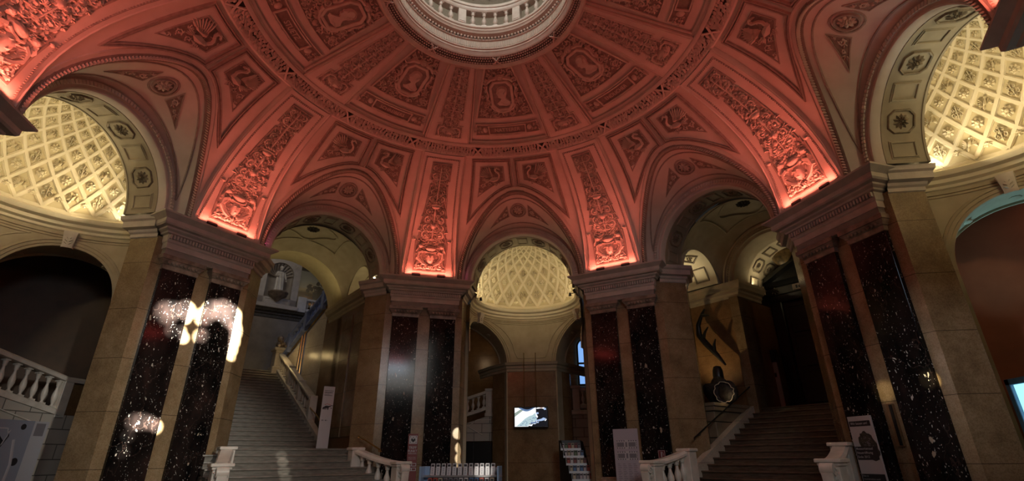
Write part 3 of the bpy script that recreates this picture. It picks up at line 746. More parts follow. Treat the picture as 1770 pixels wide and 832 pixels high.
make_pier(22.5,-1,'tan marble pier with two black pilasters behind the lilac floor plan board')
make_pier(67.5,1,'tan marble pier with two black pilasters behind the meteorite poster at right')
make_pier(-112.5,1,'nearest pier cut off by the left frame edge, only its dark cornice showing')
make_pier(112.5,-1,'nearest pier cut off by the right frame edge, only its dark cornice showing')

# ------------------------------------------------------------ main arches
def Qfn(y1,R=1.75,zc=ZC):
    def f(u,v,h):
        th=pi/2-u/R; return ((R-h)*cos(th),y1-v,zc+(R-h)*sin(th))
    return f
def semi(R,y,n=40,zc=ZC,t0=0): return [(t0+R*cos(pi-pi*i/n),y,zc+R*sin(pi-pi*i/n)) for i in range(n+1)]
def make_arch(az,label,ms,mr):
    off=(0,8.2,ZC); T=thing('hall_arch',label,'arch',az,off,'arches around the octagonal hall')
    mb=MB(); n=44
    prof=[(1.74,8.40),(1.75,8.22),(1.77,8.18),(1.80,8.17),(1.81,8.19),(1.87,8.19),(1.88,8.14),(1.95,8.12),(1.96,8.16),(2.02,8.19),(2.04,8.24)]
    mb.grid([[(r*cos(pi-pi*i/n),y,ZC+r*sin(pi-pi*i/n)) for i in range(n+1)] for r,y in prof])
    for i in range(72):
        a=pi*(i+.5)/72; d=.016
        mb.add([((1.91+.045*s)*cos(a+t*d),y,ZC+(1.91+.045*s)*sin(a+t*d)) for y in (8.13,8.10) for s in (-1,1) for t in (-1,1)],[(4,5,7,6),(0,1,5,4),(2,6,7,3),(0,4,6,2),(1,3,7,5)])
    build(mb,'archivolt','vault',T,off,angle=25)
    f=Qfn(9.25); mb=RL(f)
    mb.grid([[f(-1.75*pi/2+1.75*pi*i/n,v,0) for v in (0,.45,.90)] for i in range(n+1)])
    mb.grid([[(r*cos(pi-pi*i/n),9.25,ZC+r*sin(pi-pi*i/n)) for i in range(n+1)] for r in (1.75,3.4)])
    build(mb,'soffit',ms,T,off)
    m=RL(f); m2=RL(f); 
    ctr=[1.75*pi*(k/9-.5) for k in range(10)]
    for k in range(9):
        u=1.75*pi*((k+.5)/9-.5)
        if k%2==1:
            a,b=.24,.26; c=.11
            oc=[(-a+c,-b),(a-c,-b),(a,-b+c),(a,b-c),(a-c,b),(-a+c,b),(-a,b-c),(-a,-b+c)]; oc=[(u+x,.46+y) for x,y in oc]
            m2=RL(f); m2.mould(oc,[(-.03,0),(-.025,.03),(0,.04),(.02,.0)],step=.3); m2.beads(oc,.022,.045,.05); build(m2,'octagon_moulding',mr,T,off)
            rr=RL(f); rr.rosette(u,.46,.17,.05,10); build(rr,'rosette',mr,T,off)
        else:
            q=[(u-.17,.22),(u+.17,.22),(u+.17,.70),(u-.17,.70)]; m.mould(q,[(-.03,0),(-.02,.025),(.0,.03),(.015,.01),(.03,.01),(.035,0)],step=.3)
    for v in (.05,.86): m.mould([(-1.75*pi/2,v),(1.75*pi/2,v)],[(-.02,0),(-.01,.02),(.01,.02),(.02,0)],closed=False,step=.15)
    build(m,'panel_moulding',ms,T,off)
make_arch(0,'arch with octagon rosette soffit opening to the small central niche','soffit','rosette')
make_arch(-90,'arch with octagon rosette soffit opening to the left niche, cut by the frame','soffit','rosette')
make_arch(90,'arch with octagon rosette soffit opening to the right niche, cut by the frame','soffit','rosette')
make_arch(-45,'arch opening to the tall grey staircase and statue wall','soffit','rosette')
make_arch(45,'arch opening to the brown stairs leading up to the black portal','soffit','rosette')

# ------------------------------------------------------------ niches
flat=lambda u,v,h:(u,v,h)
_r=RL(flat); _r.rosette(0,0,.44,.26,8); _r.dome(0,0,.18,.36,8)
_b=RL(flat); _b.bird(0,0,.80,.26)
_f=RL(flat); _f.foliage(0,0,.88,.24)
def mesh_of(mb,n,m):
    o=build(mb,n,m); me=o.data; C.objects.unlink(o); bpy.data.objects.remove(o); return me
ROS=mesh_of(_r,'rosette','cream'); BRD=mesh_of(_b,'bird_relief','cream'); FOL=mesh_of(_f,'foliage_relief','cream')
def niche(az,r0,Rn,ac,ha,wname,dlabel,zsp=4.72,zcr=6.12,pa=None):
    off=(0,r0,0); zb=7.02
    D=lambda a,ps,h:((Rn-h)*cos(ps)*sin(a),r0+(Rn-h)*cos(ps)*cos(a),zb+(Rn-h)*sin(ps))
    W=lambda a,z,h=0:((Rn-h)*sin(a),r0+(Rn-h)*cos(a),z)
    doff=(0,r0,zb)
    T=thing('half_dome',dlabel,'half dome',az,doff,'coffered half domes of the niches')
    mb=MB(); na,np_=72,24
    idx={}; 
    for j in range(np_+1):
        for i in range(na+1):
            idx[i,j]=len(mb.v); mb.v.append(D(-pi+2*pi*i/na,pi/2*j/np_,0))
    for j in range(np_):
        for i in range(na):
            f=(idx[i,j],idx[i+1,j],idx[i+1,j+1],idx[i,j+1])
            if min(mb.v[k][1] for k in f)>=9.15: mb.f.append(f)
    build(mb,'shell','cream2',T,doff)
    NA=11 if Rn<2.3 else 15; da=pi/NA; sl=1.75 if Rn<2.3 else 1.5; q_=11/NA; psi=lambda y: 2*math.atan(math.exp(y))-pi/2
    rb=MB(); ym=2.25
    for j in range(-20,36):
        for s in (-1,1):
            a0=-pi/2+da*j; pts=[];nr=[];cs=[]
            for k in range(31):
                y=ym*k/30; a=a0+s*y/sl; ps=psi(y); p=D(a,ps,0)
                if abs(a)<rad(135) and p[1]>9.2: pts.append(p); nr.append(V(D(a,ps,.1))-V(p)); cs.append(cos(ps))
            if len(pts)>2:
                c0,c1=cs[0],cs[-1]
                rb.sweep(pts,nr,[(-.068,0),(-.062,.02),(-.042,.025),(-.038,.05),(.038,.05),(.042,.025),(.062,.02),(.068,0)],cap=False,scale=lambda q,c0=c0,c1=c1:(c0+(c1-c0)*q**1.3)*(Rn/2.25)*(q_+.12*(1-q_)))
    build(rb,'coffer_ribs','cream',T,doff)
    dy=sl*da/2
    for i in range(0,14):
        y=i*dy if i else .10; ps=psi(y)
        for j in range(-1,NA+2):
            a=-pi/2+da*(j+.5*((i+1)%2 if True else 0))
            p=V(D(a,ps,.01))
            if p.y<9.25 or abs(a)>rad(118) or ps>rad(72): continue
            me=ROS if i%2==0 else (BRD if (j+(i//2))%2 else FOL)
            E_=V((cos(a),-sin(a),0)); Nn=(V(D(a,ps,.1))-V(D(a,ps,0))).normalized(); U_=Nn.cross(E_)
            if U_.z<0: U_=-U_
            s=Rn*cos(ps)*da/2*1.0; 
            o=bpy.data.objects.new(me.name.split('.')[0],me); C.objects.link(o); o.parent=T
            sy=s*(1.25 if i else .6)
            M4=Matrix(((E_.x*s,U_.x*sy,Nn.x*s,0),(E_.y*s,U_.y*sy,Nn.y*s,0),(E_.z*s,U_.z*sy,Nn.z*s,0),(0,0,0,1)))
            o.matrix_local=Matrix.Translation(p-V(doff))@M4
    # drum
    wall=MB(); zt=6.55; n=120; A0=math.acos((9.16-r0)/Rn)
    def zbot(a):
        k=(abs(a)-ac)/ha
        return zsp+(zcr-zsp)*math.sqrt(1-k*k) if abs(k)<1 else 0
    cols=[]
    aset=sorted(set([-A0+2*A0*i/n for i in range(n+1)]+[s*(ac+t*ha*.9999) for s in (-1,1) for t in (-1,1)]+[s*(ac+t*ha*1.0001) for s in (-1,1) for t in (-1,1)]+[s*(ac+ha*cos(pi*i/24)*.9999) for s in (-1,1) for i in range(25)]))
    aset=[a for a in aset if abs(a)<=A0]
    wall.grid([[W(a,lin(zbot(a),zt,k),0) for a in aset] for k in (0,.34,.67,1)])
    wo=build(wall,wname,'drum',kind='structure'); wo.rotation_euler=(0,0,-rad(az))
    def wp(mb,nm,mt,**k): return build(mb,nm,mt,wo,**k)
    # cornice ring
    c=MB(); prof=[(0,6.50),(.04,6.52),(.05,6.58),(.12,6.62),(.13,6.70),(.22,6.74),(.25,6.80),(.26,6.84),(.10,6.93),(.03,6.95),(.02,7.03),(0,7.05)]
    c.grid([[W(-A0+2*A0*i/60,z,h) for i in range(61)] for h,z in prof]); wp(c,'cornice','cream',angle=25)
    c=MB(); 
    for z,h in ((6.42,.03),(6.36,.02)): c.grid([[W(-A0+2*A0*i/60,z+dz,hh) for i in range(61)] for hh,dz in ((0,-.03),(h,-.02),(h,.02),(0,.03))])
    wp(c,'string_moulding','drum')
    for s in (-1,1):
        arc=[(s*ac+ha*cos(pi-pi*i/30),zsp+(zcr-zsp)*sin(pi*i/30)) for i in range(31)]
        a=MB(); P=[W(x,z) for x,z in arc]; Nr=[V(W(x,z,.1))-V(W(x,z)) for x,z in arc]
        a.sweep(P,Nr,[(-.22,0),(-.21,.03),(-.16,.05),(-.15,.03),(-.08,.04),(-.07,.02),(-.01,.03),(.0,0)],cap=False); wp(a,'archivolt','drum',angle=25)
        so=MB(); so.grid([[((Rn+e)*sin(x),r0+(Rn+e)*cos(x),z) for x,z in arc] for e in (0,.35,.75)])
        for sg in (0,-1):
            x=arc[sg][0]; so.grid([[((Rn+e)*sin(x),r0+(Rn+e)*cos(x),z) for z in (0,zsp)] for e in (0,.75)])
        so.sweep([((Rn+.68)*sin(x),r0+(Rn+.68)*cos(x),z) for x,z in arc],Nr,[(-.02,0),(-.02,.05),(.05,.05),(.05,0)],cap=False)
        for q in (-.5,0,.5):
            x=s*ac+q*ha*1.2; z=zsp+(zcr-zsp)*math.sqrt(max(0,1-(q*1.2)**2)); p=V(((Rn+.36)*sin(x),r0+(Rn+.36)*cos(x),z))
            nn=V((-(x-s*ac)*Rn,0,-(z-zsp))).normalized(); 
            so.ell(p,(.11,.11,.05),10,5)
        wp(so,'arch_soffit','drum')
        k=MB(); x=s*ac; zc=zcr+.02
        rows=[]
        for z,w,h in ((zc-.06,.12,.10),(zc,.11,.13),(zc+.12,.12,.12),(zc+.26,.14,.18),(zc+.34,.15,.17),(zc+.34,.15,0)):
            rows.append([W(x-w/Rn,z,0),W(x-w/Rn,z,h),W(x-w/Rn/2,z,h+.03),W(x+w/Rn/2,z,h+.03),W(x+w/Rn,z,h),W(x+w/Rn,z,0)])
        k.grid(rows)
        kf=RL(lambda u,v,h:W(x+u/Rn,v,h+.14))
        for i in range(4):
            for d in (-1,1): kf.leaf(d*.045,zc+.04+.07*i,rad(90-d*50),.12,.05,.05)
        k.add(kf.v,kf.f); wp(k,'keystone','relief')
        # spandrel frame next to the arch
    a1=ac-ha
    # spandrel panels (front centre)
    sp=RL(lambda u,v,h:W(u/Rn,v,h))
    hw0=Rn*max(.16,a1)*.55; hw1=Rn*(ac-.25)
    ptsL=[(-hw0,zsp+.22),(hw0,zsp+.22)]+[(Rn*(ac-ha*1.0*cos(pi/2*k/8)-.17-.04*k/8),zsp+.22+(zcr-zsp)*sin(pi/2*k/8)*.98) for k in range(1,8)]
    ptsR=[(-x,y) for x,y in reversed(ptsL[2:])]
    sp.mould(ptsL+ptsR,[(-.02,0),(-.012,.02),(.012,.02),(.02,0)],step=.15); wp(sp,'spandrel_moulding','drum')
    return wo,W
wo,WC=niche(0,9.80,2.08,rad(67),rad(39),'wall_back','small central half dome with cream diamond coffers above the hanging screen')
# central pier face inside the niche
mb=MB(); mb.prism([(-1.05,12.6),(-.95,11.66),(.95,11.66),(1.05,12.6)],0,4.42); o=build(mb,'pier_face','tanwarm',wo,smooth=False)
mb=MB(); cornice(mb,[(-2.3,13.4),(-1.62,12.4),(-.95,11.66),(.95,11.66),(1.46,12.4),(2.1,13.4)],[(0,4.38),(.03,4.40),(.03,4.48),(.06,4.52),(.06,4.60),(.13,4.64),(.14,4.70),(.16,4.73),(-.3,4.74)]); build(mb,'impost','drum',wo,angle=25)
mb=MB(); mb.prism([(.94,11.67),(1.46,12.4),(1.5,15.4),(-1.7,15.4),(-1.62,12.4),(-.94,11.67),(-.9,11.9),(.9,11.9)],0,4.42); mb.prism([(1.2,12.3),(1.3,15.4),(-1.5,15.4),(-1.4,12.3)],4.42,7.4); build(mb,'passage_wall','tanwarm',wo,smooth=False)
woL,WL=niche(-90,8.85,2.45,rad(47),rad(29),'wall_left','large half dome with cream diamond coffers at the left frame edge')
woR,WR=niche(90,8.85,2.45,rad(47),rad(29),'wall_right','large half dome with cream diamond coffers at the right frame edge')
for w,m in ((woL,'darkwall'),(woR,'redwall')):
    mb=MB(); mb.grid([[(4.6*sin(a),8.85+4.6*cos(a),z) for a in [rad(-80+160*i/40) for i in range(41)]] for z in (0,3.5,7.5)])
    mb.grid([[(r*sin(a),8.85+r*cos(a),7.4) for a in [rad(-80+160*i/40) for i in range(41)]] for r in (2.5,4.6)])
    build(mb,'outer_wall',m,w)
mb=MB(); mb.grid([[(x,15.4,z) for x in (-6,6)] for z in (0,7.5)]); mb.grid([[(x,y,z) for y,z in ((12.4,7.4),(15.4,7.4))] for x in (-6,6)]); mb.grid([[(s,y,z) for z in (0,7.5)] for s in (-6,) for y in (12,15.4)]); mb.grid([[(6,y,z) for z in (0,7.5)] for y in (12,15.4)])
build(mb,'outer_wall','brown',wo,smooth=False)

# ------------------------------------------------------------ floor
fm=mat('stone_floor',(.3,.26,.2),.3); b_=fm.node_tree.nodes['Principled BSDF']; co=coords(fm); ck=N(fm,'ShaderNodeTexChecker'); ck.inputs['Scale'].default_value=1.4; ck.inputs[1].default_value=(.34,.30,.24,1); ck.inputs[2].default_value=(.16,.13,.10,1); L(fm,co,ck.inputs[0]); L(fm,ck.outputs[0],b_.inputs['Base Color']); M['floor']=fm
mb=MB(); mb.prism([(24*cos(rad(a)),24*sin(rad(a))) for a in range(0,360,15)],-.2,0); build(mb,'floor','floor',kind='structure',smooth=False)

# ------------------------------------------------------------ stairs, balustrades
def steps(T,off,t0,t1,r0,z0,n,rise,tread,m='step'):
    first=None
    mb=MB(); pr=[(0,0),(0,rise-.05),(-.025,rise-.045),(-.035,rise-.02),(-.025,rise),(tread+.02,rise),(tread+.02,0)]
    mb.grid([[(t,y,z) for y,z in pr] for t in (t0,t1)]); mb.f.append(tuple(range(len(pr)))); mb.f.append(tuple(reversed(range(len(pr),2*len(pr)))))
    mb.box(t0,t1,.01,tread+.3,-.12,.0)
    for k in range(n):
        if first is None: o=first=build(mb,'step',m,T,angle=50)
        else: o=first.copy(); C.objects.link(o)
        o.location=(-off[0],r0+tread*k-off[1],z0+rise*k-off[2])
def balustrade(T,off,a,b,za,zb,n,h=.62,m='white',rail=.12,base=True,w=1.0,mrail=None):
    """from plan point a to b with rail-top heights za, zb"""
    a=V((*a,0));b=V((*b,0)); d=(b-a); 
    P=[V((a.x,a.y,za)),V((b.x,b.y,zb))]; Nz=V((0,0,1))
    mb=MB(); mb.sweep(P,Nz,[(-.13*w,-.12),(-.10*w,-.13),(.10*w,-.13),(.13*w,-.12),(.14*w,-.05),(.11*w,-.01),(.09*w,0),(-.09*w,0),(-.11*w,-.01),(-.14*w,-.05),(-.13*w,-.12)]); build(mb,'rail',mrail or m,T,off)
    if base:
        mb=MB(); mb.sweep([p-V((0,0,h)) for p in P],Nz,[(-.14*w,-.14),(.14*w,-.14),(.14*w,-.03),(.11*w,0),(-.11*w,0),(-.14*w,-.03),(-.14*w,-.14)]); build(mb,'base_course',m,T,off)
    bb=baluster_mesh(h=h-.13,w=w*.95,n=10); f=None
    for i in range(n):
        k=(i+.5)/n; p=P[0].lerp(P[1],k)
        if f is None: o=f=build(bb,'baluster',m,T)
        else: o=f.copy(); C.objects.link(o)
        o.location=(p.x-off[0],p.y-off[1],p.z-h-off[2])
def hallbal(az,d,nx,ny,px,py,zn,zp,label):
    """curved end balustrade: scroll newel at (nx,ny), post at (px,py)"""
    off=(nx,ny,0); T=thing('stair_balustrade',label,'balustrade',az,off,'stone stair balustrades with carved newels')
    def b(mb,n,m='white',par=T,**k): return build(mb,n,m,par,off,**k)
    mb=MB(); mb.bev(nx-.17,nx+.17,ny-.17,ny+.17,0,zn-.10,.015); mb.bev(nx-.21,nx+.21,ny-.21,ny+.21,0,.25,.02); mb.bev(nx-.20,nx+.20,ny-.20,ny+.20,zn-.13,zn-.07,.01); mb.bev(nx-.235,nx+.235,ny-.235,ny+.235,zn-.075,zn,.015); nw=b(mb,'newel',smooth=False)
    c=RL(lambda u,v,h:(nx+u,ny-.17-h,zn-.42+v))
    c.spray(0,.0,rad(90),.26,.05,5,.07); c.scroll(-.1,.2,.06,0,1.2,1,.03,.06,9); c.scroll(.1,.2,.06,pi,1.2,-1,.03,.06,9); c.spray(0,-.06,rad(-90),.2,.03,3,.05); build(c,'acanthus_carving','white',nw,off)
    # volute console on the hall side
    v=MB(); cx,cy=nx,ny-.22
    P=[]; 
    for i in range(22):
        k=i/21; rr=.10*(1-.8*k); a=rad(80)-k*rad(560)
        P.append((cx,cy-.02+ -rr*cos(a)*1.0,zn-.19+rr*sin(a)))
    v.sweep(P,V((1,0,0)),[(-.02,-.12),(.02,-.12),(.02,.12),(-.02,.12),(-.02,-.12)])
    v.sweep([(cx,cy-.10,zn-.25),(cx,cy-.07,zn-.45),(cx,cy-.09,zn-.7),(cx,cy-.14,zn-.95)],V((1,0,0)),[(-.03,-.10),(.03,-.10),(.04,0),(.03,.10),(-.03,.10),(-.03,-.10)]); b(v,'volute_console')
    mb=MB(); mb.bev(px-.16,px+.16,py-.16,py+.16,0,zp-.06,.012); mb.bev(px-.20,px+.20,py-.20,py+.20,zp-.075,zp,.015); b(mb,'post',smooth=False)
    # rail curved
    A=V((nx,ny,zn)); B=V((px,py,zp)); P=[]
    for i in range(11):
        k=i/10; P.append((lin(A.x,B.x,k),lin(A.y,B.y,k),lin(A.z,B.z,k**1.5 if True else k)-.02))
    mb=MB(); mb.sweep(P,V((0,0,1)),[(-.15,-.10),(.15,-.10),(.16,-.04),(.12,.02),(-.12,.02),(-.16,-.04),(-.15,-.10)]); b(mb,'rail')
    mb=MB(); mb.sweep([(x,y,z-.72) for x,y,z in P],V((0,0,1)),[(-.15,-.6),(.15,-.6),(.15,0),(-.15,0),(-.15,-.6)]); b(mb,'plinth')
    bb=baluster_mesh(h=.62,w=1.25,n=12); f=None
    for i in (2.6,4.6,6.6,8.2):
        k=int(i); q=V(P[k]).lerp(V(P[k+1]),i-k)
        if f is None: o=f=build(bb,'baluster','white',T)
        else: o=f.copy(); C.objects.link(o)
        o.location=(q.x-off[0],q.y-off[1],q.z-.73)
    return T
hallbal(-45,-1,-2.22,6.5,-1.9,7.9,1.25,1.62,'carved stone newel and balustrade at the foot of the sunlit pier')
hallbal(-45,1,2.08,6.5,1.42,8.0,1.25,1.62,'stone balustrade with scroll newel right of the grey stairs, beside the wine red sign')
hallbal(45,-1,-1.62,6.45,-1.30,7.5,1.23,1.50,'stone balustrade with scroll newel left of the brown stairs, beside the lilac board')
hallbal(45,1,2.45,6.6,2.3,7.6,1.25,1.55,'carved stone newel right of the brown stairs, beside the meteorite poster')

# left grand stairs
off=(0,5.6,0); ST=thing('grand_staircase','wide grey stone staircase climbing from the hall towards the statue wall','staircase',-45,off)
steps(ST,off,-2.35,1.95,5.62,0,9,.16,.33)
mb=MB(); mb.box(-2.2,1.9,8.59,10.52,1.28,1.60); mb.box(-2.2,1.9,8.56,8.7,1.55,1.603); build(mb,'landing','step',ST,off,smooth=False)
steps(ST,off,-2.4,1.22,10.5,1.60,23,.1457,.322)
mb=MB(); mb.box(-3.4,3.2,17.88,19.5,4.7,4.953); build(mb,'top_landing','step',ST,off,smooth=False)
# stringer wall right of upper flight
mb=MB(); mb.add([(1.22,10.5,0),(1.42,10.5,0),(1.42,17.9,0),(1.22,17.9,0),(1.22,10.5,1.86),(1.42,10.5,1.86),(1.42,17.9,5.2),(1.22,17.9,5.2)],[(0,1,5,4),(1,2,6,5),(2,3,7,6),(3,0,4,7),(4,5,6,7)]); build(mb,'stringer','white',ST,off,smooth=False)
off=(1.4,12.4,2.6); T=thing('upper_balustrade','grey stone balustrade along the right side of the tall staircase','balustrade',-45,off)
balustrade(T,off,(1.36,12.3),(1.36,17.6),3.42,5.80,16,.70)
for r in (12.3,13.9,15.6): 
    mb=MB(); z=lin(3.42,5.80,(r-12.3)/5.3); mb.bev(1.24,1.50,r-.13,r+.13,z-.9,z+.0,.01); build(mb,'pedestal','white',T,off,smooth=False)
off=(1.3,17.6,4.95); T=thing('stone_newel','pale stone newel block at the top of the tall staircase','newel',-45,off)
mb=MB(); mb.bev(1.0,1.6,17.4,18.2,4.3,5.15,.03); mb.bev(1.08,1.52,17.48,18.1,5.1,5.9,.02); mb.bev(1.0,1.6,17.4,18.2,5.86,6.0,.03); build(mb,'block','palemarble',T,off,smooth=False)
SZ=.8
mb=MB(); mb.ell((1.3,17.6,5.38),(.2,.36,.2),14,10); mb.ell((1.2,17.35,5.58),(.14,.15,.16),12,8); mb.ell((1.2,17.22,5.50),(.07,.1,.07)); mb.ell((1.35,17.85,5.4),(.2,.2,.24),12,8); mb.tube([(1.15,17.3,5.4),(1.12,17.15,5.25),(1.1,17.0,5.22)],.06); mb.tube([(1.4,17.3,5.4),(1.42,17.15,5.25),(1.42,17.0,5.22)],.06); mb.tube([(1.4,18,5.35),(1.6,18,5.3),(1.65,17.8,5.35)],.03)
mb.v=[(x,y+.2,z+SZ) for x,y,z in mb.v]
o=build(mb,'crouching_sculpture','cap'); mb_=o; place(o,-45); tag(o,'small brown crouching stone figure on the newel at the top of the tall staircase','sculpture')

def figure(name,joints,edges,parent,m,loc=(0,0,0),sub=2,off=None):
    me=bpy.data.meshes.new(name); me.from_pydata([j[:3] for j in joints],edges,[]); me.materials.append(M[m])
    o=bpy.data.objects.new(name,me); C.objects.link(o); 
    if parent: o.parent=parent
    o.location=loc
    md=o.modifiers.new('skin','SKIN'); me.skin_vertices.new() if hasattr(me.skin_vertices,'new') and not me.skin_vertices else None
    for i,j in enumerate(joints):
        r=j[3]; me.skin_vertices[0].data[i].radius=(r,r); me.skin_vertices[0].data[i].use_root=(i==0)
    s=o.modifiers.new('sub','SUBSURF'); s.levels=s.render_levels=sub
    return o

rnd=random.Random(5)
def lump(c,r,seed,n=22,m=16,k=.12,sq=None):
    rr=random.Random(seed); ph=[(rr.uniform(1,5),rr.uniform(1,5),rr.uniform(1,5),rr.uniform(0,6)) for _ in range(9)]
    mb=MB(); rows=[]
    for i in range(m+1):
        a=-pi/2+pi*i/m; row=[]
        for j in range(n):
            b=2*pi*j/n; d=V((cos(a)*cos(b),cos(a)*sin(b),sin(a)))
            s=1+k*sum(sin(p*d.x+q*d.y*1.3+w*d.z+o) for p,q,w,o in ph)/3
            row.append((c[0]+d.x*r[0]*s,c[1]+d.y*r[1]*s,c[2]+d.z*r[2]*s))
        rows.append(row)
    return mb.grid(rows,closed=True)
# generic hall shell
def hall(az,wname,armL,armR,R2,m='brown',dep=12.9):
    S=MB(); 
    # sail vault
    def sv(t,r):
        d=math.hypot(t,r-10.65); return ZC-.2+math.sqrt(max(.02,2.34**2-d*d))
    n=20
    S.grid([[(lin(-1.95,1.95,i/n),lin(9.25,12.05,j/n),sv(lin(-1.95,1.95,i/n),lin(9.25,12.05,j/n))) for j in range(n+1)] for i in range(n+1)])
    o=build(S,wname,'drum',kind='structure'); o.rotation_euler=(0,0,-rad(az))
    def p(mb,nm,mt,**k): return build(mb,nm,mt,o,**k)
    # quatrefoil frame & rosette on crown
    f=RL(lambda u,v,h:(u,10.65-v,sv(u,10.65-v)-h))
    q=[]
    for k in range(4):
        for i in range(9):
            a=rad(90*k-60+120*i/8); cx,cy=.52*cos(rad(90*k)),.45*sin(rad(90*k)); q.append((cx+.36*cos(a),cy+.30*sin(a)))
    f.mould(q,[(-.04,0),(-.03,.04),(.03,.04),(.04,0)],step=.15); 
    f.mould([(-1.15,-.8),(1.15,-.8),(1.15,.8),(-1.15,.8)],[(-.03,0),(-.02,.03),(.02,.03),(.03,0)],step=.15)
    p(f,'vault_moulding','drum'); f2=RL(f.fn); f2.rosette(0,0,.24,.09,10); p(f2,'rosette','gilt_dark')
    # second arch at r=12
    mb=MB(); n=36
    prof=[(R2,dep),(R2,12.05),(R2+.03,11.97),(R2+.10,11.93),(R2+.12,11.86),(R2+.14,11.89),(R2+.28,11.88),(R2+.30,11.82),(R2+.36,11.82),(R2+.40,11.9),(R2+.42,12.03)]
    mb.grid([[(r*cos(pi-pi*i/n),y,ZC-.05+r*sin(pi-pi*i/n)) for i in range(n+1)] for r,y in prof])
    for i in range(60):
        a=pi*(i+.5)/60; r=R2+.22; mb.ell((r*cos(a),11.875,ZC-.05+r*sin(a)),(.028,.03,.028),6,4)
    p(mb,'inner_arch','cream2' if az<0 else 'drum',angle=30)
    mb=MB(); mb.grid([[(r*cos(pi-pi*i/n),12.04,ZC-.05+r*sin(pi-pi*i/n)) for i in range(n+1)] for r in (R2+.36,3.6)]); p(mb,'arch_wall','drum')
    # side walls
    for s,arm in ((-1,armL),(1,armR)):
        x=1.97*s; 
        mb=MB(); rr=1.02; rc=10.75
        a_=[(rc+rr*cos(pi-pi*i/24),7.0+rr*sin(pi-pi*i/24)) for i in range(25)]
        mb.grid([[(x,lin(rc+(y-rc)*k0,rc+(y-rc)*k1,0),lin(z,9.2,k2)) for y,z in a_] for k0,k1,k2 in ((1,1,0),(1,1,1))])
        mb.grid([[(x,y,z) for z in (7.0,9.2)] for y in (9.2,rc-rr)]); mb.grid([[(x,y,z) for z in (7.0,9.2)] for y in (rc+rr,12.1)])
        if arm=='blind':
            mb.grid([[(x+s*e,y,z) for y,z in a_] for e in (0,.5)])
            mb.add([(x+s*.5,y,z) for y,z in a_],[tuple(range(25))])
            mb.grid([[(x+s*e,y,7.0) for y in (rc-rr,rc+rr)] for e in (0,.5)])
            p(mb,'side_lunette','drum'); mb=MB()
            for (y0,y1) in ((9.9,10.6),(10.9,11.6)):
                mb.sweep([(x+s*.48,y0,7.15),(x+s*.48,y1,7.15),(x+s*.48,y1,7.8),(x+s*.48,y0,7.8)],V((-s,0,0)),[(-.02,0),(-.01,.02),(.01,.02),(.02,0)],closed=True)
            p(mb,'panel_moulding','drum')
            mb=MB(); mb.box(x if s>0 else x-.3,x+.3 if s>0 else x,9.2,12.1,0,6.55); p(mb,'side_wall',m,smooth=False)
            mb=MB()
            for y0,y1 in ((9.9,10.7),(10.9,11.8)): mb.box(x-s*.03 if s>0 else x,x if s>0 else x+.03,y0,y1,2.0,6.2)
            p(mb,'pilaster_strip','tan',smooth=False)
        else:
            mb.grid([[(x+s*e,y,z) for y,z in a_] for e in (0,1.1,2.2)])
            p(mb,'side_vault','cream')
            mm=MB()
            def af(u,v,h):
                th=pi/2-u/rr; return (x+s*v,rc+(rr-h)*cos(th)*-s,7.0+(rr-h)*sin(th))
            g=RL(af)
            for uc in (-1.15,1.15):
                g.mould([(uc-.25,.3),(uc+.25,.3),(uc+.25,.8),(uc-.25,.8)],[(-.03,0),(-.02,.03),(.02,.03),(.03,0)],step=.3)
            for uc in (-.35,.35):
                g.mould([(uc,.25),(uc+.25,.55),(uc,.85),(uc-.25,.55)],[(-.03,0),(-.02,.04),(.02,.04),(.03,0)],step=.3); g.scroll(uc,.55,.12,0,1.3,1,.04,.05,9)
            p(g,'vault_moulding','rosette')  # frames are cream; their dark shadows are put into the colour
            mb=MB(); mb.box(min(x+s*2.2,x+s*2.3),max(x+s*2.2,x+s*2.3),9.2,12.2,0,8.2); p(mb,'arm_wall','darkwall',smooth=False)
    # impost cornices
    IM=[(0,6.42),(.03,6.44),(.03,6.52),(.08,6.58),(.08,6.66),(.18,6.70),(.20,6.78),(.24,6.84),(.25,6.95),(-.2,6.95)]
    for s in (-1,1):
        mb=MB(); jx=R2+.0
        path=[(4.2*s,12.0),(jx*s,12.0),(jx*s,13.6)] if (armL if s<0 else armR)!='blind' else [(1.97*s,9.9),(1.97*s,12.0),(jx*s,12.0),(jx*s,13.6)]
        if s>0: path=list(reversed(path))
        else: path=path
        cornice(mb,path,IM); p(mb,'impost','drum',angle=25)
        mb=MB(); mb.prism([(jx*s,12.0),(4.2*s,12.0),(4.2*s,dep),(jx*s,dep)],0,6.5); p(mb,'jamb_wall',m if az>0 else 'brown',smooth=False)
        mb=MB(); mb.box(min(jx*s,(jx+.32)*s),max(jx*s,(jx+.32)*s),11.94,12.6,0,6.45); p(mb,'jamb_pilaster','tan',smooth=False)
    return o
HL=hall(-45,'ceiling_left','blind','blind',2.0,dep=14.0)
HR_=hall(45,'ceiling_right','open','blind',1.45)
